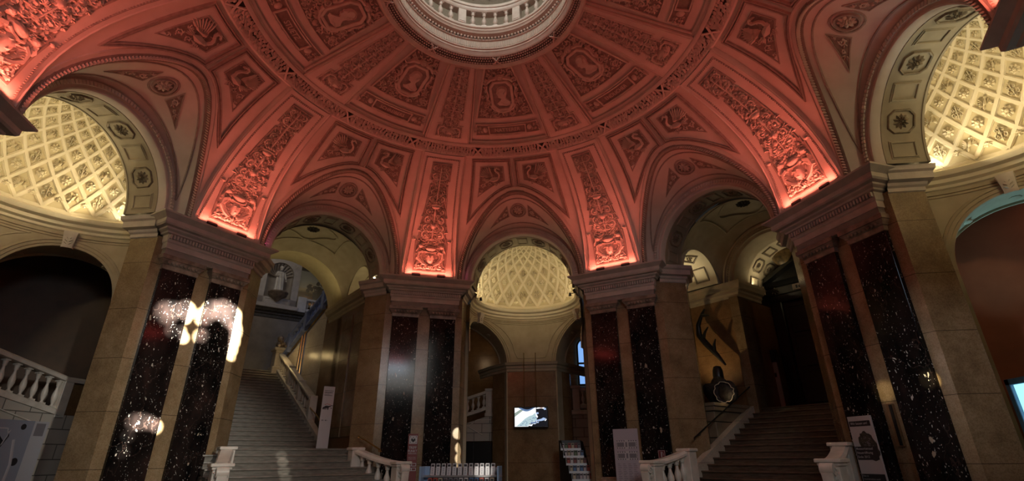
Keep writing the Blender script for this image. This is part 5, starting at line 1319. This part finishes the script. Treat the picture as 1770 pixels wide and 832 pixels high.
for i in range(5):
    t0=1.08+.083*i; z=1.56-.228*i; y=10.08-.13*i
    mb=MB(); mb.box(t0-.02,t0+.64,y-.06,y-.05,z-.02,z+.035); mb.box(t0-.02,t0+.64,y-.06,y+.06,z-.03,z-.02); mb.box(t0-.03,t0-.02,y-.06,y+.05,z-.03,z+.2); build(mb,'shelf','metal',T,off,smooth=False)
    for j in range(6):
        m=lc[rr.randrange(len(lc))]
        o=bpy.data.objects.new('leaflet',lfs[m]); C.objects.link(o); o.location=(t0+.05+.108*j,y-.0,z-.01); o.rotation_euler=(rad(-12),0,0)
        pos=['first','second','third','fourth','fifth','last'][j]; row=['top','second','middle','fourth','bottom'][i]
        cn={'paper':'white','greyboard':'grey','wine':'dark red','leafblue':'blue','leafgreen':'green','leafsand':'sand coloured','inkgrey':'dark grey','leafred':'red'}[m]
        tag(o,f'{cn} leaflet, {pos} from the left on the {row} shelf of the black rack','leaflet','leaflets in the stepped rack')
        h=bpy.data.objects.new('title_strip',hds); C.objects.link(h); h.parent=o
# book display
off=(-1.0,4.0,0); T=thing('book_display','metal and glass display stand with two rows of booklets at the bottom of the picture','display stand',0,off)
M['display']=mat('pale_blue_metal',(.28,.40,.58),.35,.3)
mb=MB(); mb.box(-1.84,-.14,4.10,4.13,.1,1.12); build(mb,'back_panel','inkgrey',T,off,smooth=False)
mb=MB(); mb.bev(-1.87,-1.83,3.6,4.13,0,1.15,.005); mb.box(-1.87,-1.72,3.93,3.96,.2,1.15); build(mb,'side_panel','display',T,off,smooth=False); mb=MB(); mb.bev(-.15,-.11,3.6,4.13,0,1.15,.005); build(mb,'side_panel','display',T,off,smooth=False)
for z,y in ((.95,3.9),(.66,3.72)):
    mb=MB(); mb.box(-1.87,-.10,y-.08,y+.2,z-.02,z); mb.bev(-1.87,-.10,y-.10,y-.08,z-.025,z+.02,.004); build(mb,'shelf','metal',T,off,smooth=False)
bk=MB(); bk.bev(-.045,.045,-.012,.012,0,.255,.003); bks={m:mesh_of(bk,'booklet',m) for m in ('paper','leafblue','leafred','leafsand','inkgrey')}
lb=MB(); lb.box(-.032,.032,-.0145,-.0125,.19,.235); lbs=mesh_of(lb,'title_strip','ink'); 
lb2=MB()
for i in range(4): lb2.box(-.012,.012,-.0145,-.0125,.03+.035*i,.048+.035*i)
lbs2=mesh_of(lb2,'cover_print','inkgrey')
for row,(z,y,n,cs) in enumerate(((.95,3.93,12,['paper']*12),(.66,3.75,13,['leafred','leafred','leafsand','inkgrey','inkgrey','inkgrey','paper','paper','leafblue','leafblue','leafred','paper','leafsand']))):
    for j in range(n):
        m=cs[j]; o=bpy.data.objects.new('booklet',bks[m]); C.objects.link(o); o.location=(-1.70+1.50*(j+.3)/n,y,z+.002); o.rotation_euler=(rad(-10),0,rr.uniform(-.05,.05))
        cn={'paper':'white','leafblue':'blue','leafred':'red','leafsand':'sand coloured','inkgrey':'dark grey'}[m]
        pos=['first','second','third','fourth','fifth','sixth','seventh','eighth','ninth','tenth','eleventh','twelfth','thirteenth'][j]
        tag(o,f'{cn} booklet, {pos} from the left on the {"upper" if row==0 else "lower"} shelf of the display stand','booklet','booklets on the display stand')
        for me in (lbs,lbs2): h=bpy.data.objects.new(me.name.split('.')[0],me); C.objects.link(h); h.parent=o

# ------------------------------------------------------------ boards
def board(name,label,az,x0,x1,y,z0,z1,m,foot=True):
    off=((x0+x1)/2,y,z0); T=thing(name,label,'sign',az,off)
    mb=MB(); mb.bev(x0,x1,y,y+.03,z0,z1,.004); build(mb,'panel',m,T,off,smooth=False)
    if foot: mb=MB(); mb.bev((x0+x1)/2-.2,(x0+x1)/2+.2,y-.12,y+.2,z0,z0+.02,.004); build(mb,'foot','dark',T,off,smooth=False)
    fn=lambda u,v,h=.002:(lin(x0,x1,u),y-h,lin(z0,z1,v))
    def rect(u0,v0,u1,v1,m,nm='print',h=.002,par=T):
        g=MB(); g.add([fn(u0,v0,h),fn(u1,v0,h),fn(u1,v1,h),fn(u0,v1,h)],[(0,1,2,3)]); return build(g,nm,m,par,off,smooth=False)
    def txt(s,u,v,size,m,nm='lettering',h=.004,align=0,bold=.0,sx=1):
        vs,fs=textmesh(s,size,bold); mnx=min(x for x,_ in vs); 
        cx=lin(x0,x1,u)-(mnx*sx if align<0 else 0); cz=lin(z0,z1,v)
        g=MB(); g.add([(cx+x*sx,y-h,cz+q) for x,q in vs],fs); return build(g,nm,m,T,off,smooth=False)
    return T,rect,txt,fn,off
T,rect,txt,fn,off=board('floor_plan_board','tall lilac grey board with two building floor plans before a black pilaster',22.5,-.32,.38,7.6,0,2.03,'greyboard')
def plan(vc):
    g=MB()
    def bx(u0,v0,u1,v1,mm,h): rect(u0,v0,u1,v1,mm,'floor_plan',h)
    bx(.10,vc-.045,.92,vc+.045,'paper',.002); bx(.14,vc-.028,.42,vc+.028,'inkgrey',.003); bx(.60,vc-.028,.88,vc+.028,'inkgrey',.003); bx(.44,vc-.055,.58,vc+.06,'paper',.0025); bx(.47,vc-.03,.55,vc+.03,'inkgrey',.003)
    g=MB()
    for i in range(9):
        u=.13+.095*i
        for v in (vc-.048,vc+.040):
            if .42<u<.6: continue
            g.add([fn(u,v,.004),fn(u+.035,v,.004),fn(u+.035,v+.012,.004),fn(u,v+.012,.004)],[(0,1,2,3)])
    for u in (.10,.90):
        for i in range(3): v=vc-.03+.022*i; g.add([fn(u,v,.004),fn(u+.025,v,.004),fn(u+.025,v+.01,.004),fn(u,v+.01,.004)],[(0,1,2,3)])
    build(g,'room_marks','ink',T,off,smooth=False)
plan(.80); plan(.66)
g=MB()
for c in range(4):
    for i in range(16):
        w=.10+.03*((i*7+c*3)%3); u=.10+.21*c; v=.555-.022*i; g.add([fn(u,v,.003),fn(u+w,v,.003),fn(u+w,v+.006,.003),fn(u,v+.006,.003)],[(0,1,2,3)])
build(g,'small_print','inkgrey',T,off,smooth=False)
T,rect,txt,fn,off=board('meteorite_poster','grey poster with a black meteorite picture standing before the right pier',67.5,-.56,-.03,8.0,0,2.03,'paper')
rect(.03,.905,.93,.955,'ink','title_bar',.003); txt('Wir bauen um!',.09,.931,.062,'paper',align=-1,bold=.01)
rr=random.Random(3); pts=[]
for i in range(30):
    a=2*pi*i/30; pts.append((.64+(.36+.05*rr.uniform(-1,1))*cos(a)*1.0,.725+(.125+.012*rr.uniform(-1,1))*sin(a)-.03*cos(a)))
pts=[(min(u,1.1),v) for u,v in pts]
g=MB(); g.add([fn(u,v,.003) for u,v in pts],[tuple(range(len(pts)))]); build(g,'meteorite_picture','rock',T,off,smooth=False)
g=MB()
for i in range(60):
    a=rr.uniform(0,2*pi); q=rr.uniform(0,.85); u=.64+.34*q*cos(a); v=.725+.115*q*sin(a)-.03*q*cos(a); s=rr.uniform(.01,.03); g.add([fn(u-s,v,.0035),fn(u,v-s*.2,.0035),fn(u+s,v,.0035),fn(u,v+s*.25,.0035)],[(0,1,2,3)])
build(g,'meteorite_highlight','inkgrey',T,off,smooth=False)
rect(.03,.60,.93,.72,'ink','title_bar',.004)
for i,s in enumerate(('Meteoritensaal','Neueröffnung','Ende 2012')): txt(s,.07,.700-.037*i,.062,'paper',h=.006,align=-1,bold=.01)
rect(.03,.33,.96,.475,'ink','title_bar',.003)
for i,s in enumerate(('Due to','reconstruction work','the Hall of Meteorites','will be closed till','December 2012.')): txt(s,.07,.458-.028*i,.043,'paper',h=.006,align=-1)
T,rect,txt,fn,off=board('meeting_point_sign','narrow wine red sign reading TREFFPUNKT before the left black pilasters',-22.5,-.34,-.06,7.5,0,1.97,'wine')
rect(.10,.865,.92,.975,'paper','emblem_field',.002)
g=MB()
for u,v in ((.22,.96),(.80,.96),(.22,.885),(.80,.885)):
    g.add([fn(u-.05,v,.003),fn(u,v-.010,.003),fn(u+.05,v,.003),fn(u,v+.010,.003)],[(0,1,2,3)])
for u,v,s in ((.51,.95,.05),(.38,.925,.09),(.64,.925,.09),(.51,.905,.13),(.34,.91,.05),(.68,.91,.05)): g.add([fn(u+s*cos(2*pi*i/10),v+s*.14*sin(2*pi*i/10),.003) for i in range(10)],[tuple(range(10))])
build(g,'emblem','ink',T,off,smooth=False)
txt('TREFF',.5,.812,.092,'paper',bold=.012,sx=.9); txt('PUNKT',.5,.766,.092,'paper',bold=.012,sx=.85); txt('FÜHRUNGEN',.5,.733,.044,'paper',bold=.01,sx=.9)
txt('MEETING POINT',.5,.682,.030,'paper',sx=.95); txt('GUIDED TOURS',.5,.662,.030,'paper',sx=.95)
for v in (.57,.51):
    for (u0,u1) in ((.08,.48),(.52,.92)):
        g=MB(); g.sweep([fn(u,q,.003) for u,q in ((u0,v),(u1,v),(u1,v+.035),(u0,v+.035))],V((0,-1,0)),[(-.008,0),(.008,0)],closed=True); build(g,'floor_plan','paper',T,off,smooth=False)
T,rect,txt,fn,off=board('exhibition_sign','tall narrow white sign with a dinosaur picture and arrows on the stair landing',-45,.62,.96,9.0,1.60,3.36,'paper',foot=False)
g=MB(); rq=random.Random(6)
for v_,h_,u_end in ((.925,.007,.90),(.893,.012,.82),(.870,.005,.55),(.848,.009,.80)):
    u_=.10
    while u_<u_end: w_=rq.uniform(.04,.14); g.add([fn(u_,v_,.003),fn(min(u_+w_,u_end),v_,.003),fn(min(u_+w_,u_end),v_+h_,.003),fn(u_,v_+h_,.003)],[(0,1,2,3)]); u_+=w_+.018
build(g,'small_print','ink',T,off,smooth=False)
g=MB()
def el(u,v,a,b,n=14): g.add([fn(u+a*cos(2*pi*i/n),v+b*sin(2*pi*i/n),.003) for i in range(n)],[tuple(range(n))])
el(.45,.66,.22,.022); el(.22,.645,.12,.016); el(.70,.672,.13,.010); el(.88,.685,.10,.006); el(.14,.63,.05,.012)
for u in (.25,.36,.52,.60): el(u,.632,.03,.02)
el(.86,.642,.05,.008); build(g,'dinosaur_picture','ink',T,off,smooth=False)
g=MB()
for u,v in ((.3,.70),(.45,.71),(.62,.705),(.75,.695)): el(u,v,.06,.006)
build(g,'picture_tint','leafred',T,off,smooth=False)
g=MB()
for u in (.12,.42):
    g.add([fn(u,.445,.003),fn(u+.13,.458,.003),fn(u+.11,.447,.003),fn(u+.26,.447,.003),fn(u+.26,.443,.003),fn(u+.11,.443,.003),fn(u+.13,.432,.003)],[(0,6,5,2),(0,2,1),(2,5,4,3)])
build(g,'arrow','ink',T,off,smooth=False)
# red extinguisher pictogram
off=(.72,8.35,1.2); T=thing('fire_sign','small framed red extinguisher pictogram low on the right black pilaster behind the scroll newel','sign',22.5,off)
mb=MB(); mb.bev(.66,.86,8.46,8.49,1.25,1.48,.004); build(mb,'plate','wine',T,off,smooth=False)
g=MB(); g.box(.74,.77,8.455,8.459,1.30,1.41); g.ell((.755,8.457,1.42),(.016,.002,.02),8,4); g.tube([(.76,8.457,1.42),(.80,8.457,1.41),(.81,8.457,1.34)],.006,5); g.sweep([(.675,8.458,1.265),(.845,8.458,1.265),(.845,8.458,1.465),(.675,8.458,1.465)],V((0,-1,0)),[(-.004,0),(.004,0)],closed=True); build(g,'pictogram','paper',T,off,smooth=False)

off=(.02,8.58,.9); T=thing('wall_box','narrow brown wooden box fixed on the middle strip of the right pier beside the poster','box',67.5,off)
mb=MB(); mb.bev(-.07,.06,8.52,8.6,1.45,2.25,.006); build(mb,'casing','brown',T,off,smooth=False)
mb=MB(); mb.box(.01,.065,8.50,8.52,1.47,2.23); build(mb,'slot','dark',T,off,smooth=False)

# ------------------------------------------------------------ side niches
off=(2.4,11.2,0); T=thing('niche_balustrade','dark stone balustrade sloping down right inside the left niche arch','balustrade',-90,off)
balustrade(T,off,(.9,11.1),(3.4,11.1),3.78,3.27,9,.78)
mb=MB(); mb.sweep([(3.35,11.1,3.27),(4.1,11.1,3.27)],V((0,0,1)),[(-.13,-.12),(.13,-.12),(.14,-.05),(.09,0),(-.09,0),(-.14,-.05),(-.13,-.12)]); mb.bev(3.32,3.56,10.98,11.22,2.3,3.2,.01); build(mb,'newel','white',T,off)
mb=MB(); mb.add([(x,y,z) for y in (11.0,11.3) for x,z in ((.2,0),(4.3,0),(4.3,2.4),(3.4,2.36),(.2,2.98))],[(0,1,2,3,4),(9,8,7,6,5),(2,7,8,3),(3,8,9,4)]); build(mb,'ashlar_wall','ashlar',T,off,smooth=False)
mb=MB(); mb.box(3.56,4.3,11.05,11.25,2.3,3.2); build(mb,'parapet_panel','brown',T,off,smooth=False)
g=RL(lambda u,v,h:(u,11.0-h,v)); g.mould([(.8,2.2),(1.6,2.5),(2.9,2.15)],[(-.02,0),(-.01,.04),(.01,.04),(.02,0)],closed=False); g.mould([(.8,2.0),(1.6,2.3),(2.7,2.0)],[(-.02,0),(-.01,.04),(.01,.04),(.02,0)],closed=False); build(g,'moulding','white',T,off)
T,rect,txt,fn,off=board('exhibition_board','large grey printed panel with black cable picture at the bottom left corner',-90,.75,2.36,10.0,0,2.12,'greyboard')
M['panelblue']=mat('grey_blue_print',(.20,.22,.28),.5); M['panelpale']=mat('pale_grey_print',(.36,.36,.40),.5)
rect(0,0,.80,1,'panelblue','photo_print',.002); rect(.80,0,1,1,'panelpale','border_print',.002); rect(.83,.86,.96,.98,'inkgrey','stamp_print',.003)
g=MB()
for u,v,r in ((.67,.94,.035),(.70,.62,.045),(.42,.55,.03)): g.add([fn(u+r*cos(2*pi*i/18),v+r*.8*sin(2*pi*i/18),.004) for i in range(18)],[tuple(range(18))])
g.sweep([fn(u,v,.003) for u,v in ((.0,.88),(.18,.88),(.36,.86),(.44,.80),(.40,.70),(.25,.60),(.05,.50))],V((0,-1,0)),[(-.05,0),(-.02,.012),(.02,.012),(.05,0)])
g.sweep([fn(u,v,.003) for u,v in ((.50,.90),(.52,.85),(.46,.75),(.30,.62),(.15,.52))],V((0,-1,0)),[(-.012,0),(.012,0)])
build(g,'cable_picture','ink',T,off,smooth=False)
g=MB(); g.sweep([fn(u,v,.004) for u,v in ((0,.92),(.48,.92),(.5,.88),(.52,.90),(.47,.78),(.30,.64),(.1,.5))],V((0,-1,0)),[(-.012,0),(.012,0)]); g.sweep([fn(u,v,.004) for u,v in ((.62,0),(.66,.6),(.60,.82))],V((0,-1,0)),[(-.03,0),(.0,.004),(.03,0)]); build(g,'highlight_print','panelpale',T,off,smooth=False)
rect(.14,.945,.2,.965,'leafblue','logo_print',.004)
# right niche: cyan lit glazed case
off=(-3.2,10.6,0); T=thing('glazed_case','tall cyan lit glazed case in the right niche, cut by the frame edge','display case',90,off)
mb=MB(); mb.box(-3.62,-2.2,10.55,10.6,0.1,2.62); build(mb,'glass_front','cyan',T,off,smooth=False)
mb=MB(); mb.bev(-3.72,-3.60,10.48,11.0,0,2.72,.01); mb.bev(-3.72,-2.1,10.48,11.0,2.60,2.72,.01); mb.bev(-3.0,-2.94,10.5,10.56,0,2.6,.005); build(mb,'frame','bluemet',T,off,smooth=False)

# ------------------------------------------------------------ lamps on the cornices
def flood(az,x,label,led=False):
    off=(x,8.12,6.93); T=thing('floodlight',label,'lamp',az,off,'floodlights on the pier cornices')
    mb=MB(); mb.bev(x-.14,x+.14,7.965,8.01,6.94,7.015,.01); build(mb,'housing','dark',T,off,smooth=False)
    mb=MB(); mb.box(x-.02,x+.02,7.97,8.0,6.915,6.95); build(mb,'bracket','dark',T,off,smooth=False)
for az,nm in ((-67.5,'sunlit left pier'),(-22.5,'pier behind the meeting point sign'),(22.5,'pier behind the floor plan board'),(67.5,'pier behind the meteorite poster')):
    for x,s in ((-.42,'left'),(.42,'right')): flood(az,x,f'black floodlight, {s} one on the {nm}')
def led(az,x,y,label,m='glow'):
    off=(x,y,6.93); T=thing('led_spot',label,'lamp',az,off)
    mb=MB(); mb.lathe([(.02,0),(.045,.01),(.045,.05),(.03,.06)],(x,y,6.92),10); build(mb,'body','dark',T,off)
    mb=MB(); mb.ell((x,y,6.985),(.035,.035,.03),10,6); build(mb,'lens',m,T,off)
led(-67.5,1.12,8.0,'small glowing magenta light on the cornice of the sunlit left pier')
led(-22.5,1.08,8.0,'small glowing magenta light on the cornice left of the central niche')
led(22.5,1.02,8.0,'small glowing magenta light on the cornice right of the central niche')
led(-22.5,-1.75,8.75,'tiny warm lamp at the outer left on the side cornice above the brass handrail pier','glowwarm')
led(22.5,1.55,8.6,'tiny warm lamp on the side cornice left of the brown staircase vault','glowwarm')
led(-45,-.5,19.1,'tiny warm lamp above the shell niche statue','glowwarm')
for az,x,y,lab in ((-22.5,1.86,9.3,'small black spotlight sticking out left of the central half dome'),(22.5,-1.80,9.2,'small black spotlight sticking out right of the central half dome')):
    off=(x,y,6.7); T=thing('spotlight',lab,'lamp',az,off); s=1 if x>0 else -1
    mb=MB(); mb.tube([(x-.0,y,6.72),(x+s*.22,y+.02,6.72)],.012,6); build(mb,'arm','dark',T,off)
    mb=MB(); mb.lathe([(.02,.06),(.035,.05),(.055,-.05),(.05,-.06)],(x+s*.24,y+.02,6.70),10); build(mb,'head','dark',T,off)

# ------------------------------------------------------------ lights
def wpos(az,x,y,z):
    a=rad(az); return V((x*cos(a)+y*sin(a),-x*sin(a)+y*cos(a),z))
def area(az,p,tgt,sx,sy,col,pw,spread=180,name='light'):
    l=bpy.data.lights.new(name,'AREA'); l.shape='RECTANGLE'; l.size=sx; l.size_y=sy; l.color=col; l.energy=pw; l.spread=rad(spread)
    o=bpy.data.objects.new(name,l); C.objects.link(o); P=wpos(az,*p); Q=wpos(az,*tgt); o.location=P; o.rotation_euler=(Q-P).to_track_quat('-Z','Y').to_euler(); return o
def spot(p,tgt,col,pw,ang,blend=.3,size=.05,name='spot'):
    l=bpy.data.lights.new(name,'SPOT'); l.spot_size=rad(ang); l.spot_blend=blend; l.shadow_soft_size=size; l.color=col; l.energy=pw
    o=bpy.data.objects.new(name,l); C.objects.link(o); o.location=p; o.rotation_euler=(V(tgt)-V(p)).to_track_quat('-Z','Y').to_euler(); return o
def point(az,p,col,pw,size=.1,name='lamp'):
    l=bpy.data.lights.new(name,'POINT'); l.energy=pw; l.color=col; l.shadow_soft_size=size
    o=bpy.data.objects.new(name,l); C.objects.link(o); o.location=wpos(az,*p); return o
RED=(1,.165,.105)
for az in (-157.5,-112.5,-67.5,-22.5,22.5,67.5,112.5,157.5):
    area(az,(0,7.92,6.95),(0,7.50,9.0),1.5,.06,RED,18,150,'red_uplight')
    area(az,(0,7.55,7.0),(0,7.3,9.6),1.3,.25,RED,9,100,'red_uplight')  # extra red fill hanging before the cornice, added to brighten the upper bands
    area(az,(0,7.7,7.0),(0,0,10.8),1.2,.2,(1,.07,.068),6.3,120,'red_dome_wash')
CR=(1,.81,.48)
for az,r0,Rn,pw in ((0,9.80,2.08,26),(-90,8.85,2.45,50),(90,8.85,2.45,50)):
    for a in (-80,-48,-16,16,48,80):
        x=(Rn-.17)*sin(rad(a)); y=r0+(Rn-.17)*cos(rad(a))
        area(az,(x,y,7.0),(x*.72,r0+(y-r0)*.72,8.4),.5,.05,CR,pw/40,170,'niche_uplight')
    for sx in (-1,1): area(az,(sx*1.80,9.75,7.02),(-sx*.5,r0+Rn*.8,8.3),.35,.12,CR,pw*.48,150,'niche_uplight')
    for sx in (-1,1): area(az,(sx*(Rn-.35),9.55,7.03),(sx*Rn,9.8,8.2),.5,.1,(1,.87,.6),pw*.12,160,'corner_uplight')
# oculus daylight from the gallery
point(0,(0,-1.0,14.2),(1,.97,.88),260,.8,'gallery_daylight')
# daylight windows behind the camera
area(0,(5.5,-13,8),(-2,3,0),5,4,(1,.94,.84),85,68,'window_daylight')
area(0,(5.6,-12.6,8.4),(-3,6,3.5),1.8,2.4,(.62,.80,1),60,100,'window_daylight')
# sun patches on the left pier
SUN=(1,.95,.82)
sp0=V((8.2,-9.5,7.6))
def onpier(x,z,az=-67.5,y=8.5): return wpos(az,x,y,z)
for x,z,r,k in ((-.66,4.62,.24,.6),(-.52,4.70,.20,.6),(-.23,4.80,.20,.8),(-.20,4.62,.13,.6),(-.14,4.14,.13,.5),(-.22,4.28,.10,.3),(-.45,4.22,.15,.25),(.24,4.74,.20,.6),(.42,4.94,.22,.9),(.66,4.99,.24,1),(.94,4.88,.26,1.2),(1.16,4.62,.20,1),(1.20,4.36,.17,1),(1.20,4.12,.15,.9),(1.20,3.92,.13,.6),(.27,4.24,.16,.35),(-.72,2.11,.16,.3),(-.58,2.12,.16,.35),(-.42,2.10,.14,.35),(-.24,2.05,.13,.5),(-.78,1.8,.12,.08),(-.80,1.5,.12,.06)):
    tg=onpier(x,z); spot(sp0,tg,SUN,700000*k,2*math.degrees(math.atan(r*1.5/(tg-sp0).length)),.95,.01,'sunbeam')
spot(sp0,onpier(.4,2.8),SUN,6000,20,1,.3,'pier_fill')  # soft spot added for bounced sunlight on the left pier
for t_,z_,a_,k_ in ((1.27,2.02,.75,1),(1.36,1.6,.4,1),(1.37,1.3,.4,1),(1.38,1.0,.4,1)): spot(sp0,wpos(-22.5,t_,8.66,z_),SUN,60000*k_,a_,.6,.01,'sunbeam')
spot(V((4,-12,7)),wpos(0,-.5,3.9,1.05),SUN,14000,1.6,.8,.01,'sunbeam')
for t,r,z,k,rr_ in ((-.55,7.9,1.3,1,.16),(-.6,7.5,1.1,.8,.14),(-.62,7.2,.95,.6,.12),(-.5,8.3,1.45,.7,.16)):
    w=wpos(-45,t,r,z); spot(V((3.5,-12,6)),w,SUN,9000*k,2*math.degrees(math.atan(rr_/19)),.7,.01,'sunbeam')

# stair halls
point(-45,(2.2,10.75,7.3),(1,.86,.5),5,.1,'lunette_lamp')
point(0,(-2.7,13.9,5.6),(1,.7,.4),9,.2,'passage_fill')  # added warm fill to lift the dark passages, no fixture there
point(0,(2.6,14.3,5.6),(1,.7,.4),6,.2,'passage_fill')  # same added fill for the right passage
spot(V((-4.5,-9,7)),wpos(67.5,1.45,8.9,2.6),(.95,.95,1),2600,13,.9,.2,'pier_fill')  # added cool spot standing in for a reflection on the right jamb
spot(V((-6,-9,7)),wpos(67.5,-.05,8.6,2.5),(1,.8,.45),9000,1.6,.9,.01,'sunbeam')
spot(V((-6,-9,7)),wpos(67.5,.95,8.5,2.6),(1,.8,.45),40000,1.2,.9,.01,'sunbeam')
area(-45,(-1.0,15.5,11.8),(1,19.5,8),2.5,2.5,(1,.90,.76),42,180,'stairwell_daylight')
area(-45,(3.8,14.5,9.5),(1.5,16,6),2,2,(.45,.60,1),18,180,'stairwell_window')
point(-45,(1.0,16.2,5.6),(1,.7,.3),9,.1,'picture_lamp')
point(-45,(3.4,21.3,10.0),(1,.85,.6),16,.2,'gallery_lamp')
area(-45,(0,10.6,6.9),(0,10.65,9),1.2,1.2,(1,.85,.5),1.6,180,'vault_lamp')
area(-45,(1.2,12.5,6.98),(.6,12.4,8.5),.6,.1,(1,.80,.4),5,180,'arch_lamp')
area(-45,(-1.2,12.5,6.98),(-.6,12.4,8.5),.6,.1,(1,.80,.4),5,180,'arch_lamp')
area(45,(-3.0,11.3,7.0),(-3.0,10.7,8),1.5,.1,CR,9,180,'arm_uplight')
area(45,(-1.2,13.2,6.98),(-.5,13.2,8.2),.1,1.0,CR,7,180,'arm_uplight')
area(45,(1.2,13.2,6.98),(.5,13.2,8.2),.1,1.0,CR,4,180,'arm_uplight')
spot(wpos(45,-3.3,10.3,3.4),wpos(45,-2.5,12,5.0),(1,.68,.32),75,80,.9,.04,'antler_spot')
point(45,(-1.50,10.30,2.93),(1,.75,.4),.9,.03,'ledge_lamp')
area(90,(-3.3,10.3,3.3),(-2.4,10.7,6.2),.9,.4,(.40,.85,1),16,110,'case_glow')
area(90,(-2,12.2,6.6),(-2.5,13,4),1,1,(1,.45,.25),7,180,'wall_glow')

# ------------------------------------------------------------ world, camera, view
w=bpy.data.worlds.new('world'); bpy.context.scene.world=w; w.use_nodes=True
w.node_tree.nodes['Background'].inputs[0].default_value=(.95,.86,.75,1); w.node_tree.nodes['Background'].inputs[1].default_value=.014
cam=bpy.data.cameras.new('camera'); co_=bpy.data.objects.new('camera',cam); C.objects.link(co_)
yaw,pit,roll=-.1154,.409,-.0086
F=V((sin(yaw)*cos(pit),cos(yaw)*cos(pit),sin(pit))); Rt=V((cos(yaw),-sin(yaw),0)); U=Rt.cross(F)
R2=Rt*cos(roll)+U*sin(roll); U2=U*cos(roll)-Rt*sin(roll)
co_.matrix_world=Matrix(((R2.x,U2.x,-F.x,1.5876),(R2.y,U2.y,-F.y,-8.1904),(R2.z,U2.z,-F.z,1.3),(0,0,0,1)))
cam.sensor_width=36; cam.sensor_fit='HORIZONTAL'; cam.lens=869.3*36/1770; cam.clip_start=.05; cam.clip_end=200
sc=bpy.context.scene; sc.camera=co_
sc.view_settings.view_transform='Standard'; sc.view_settings.look='None'; sc.view_settings.gamma=1; sc.view_settings.exposure=0
try: sc.view_settings.use_curve_mapping=False
except Exception: pass
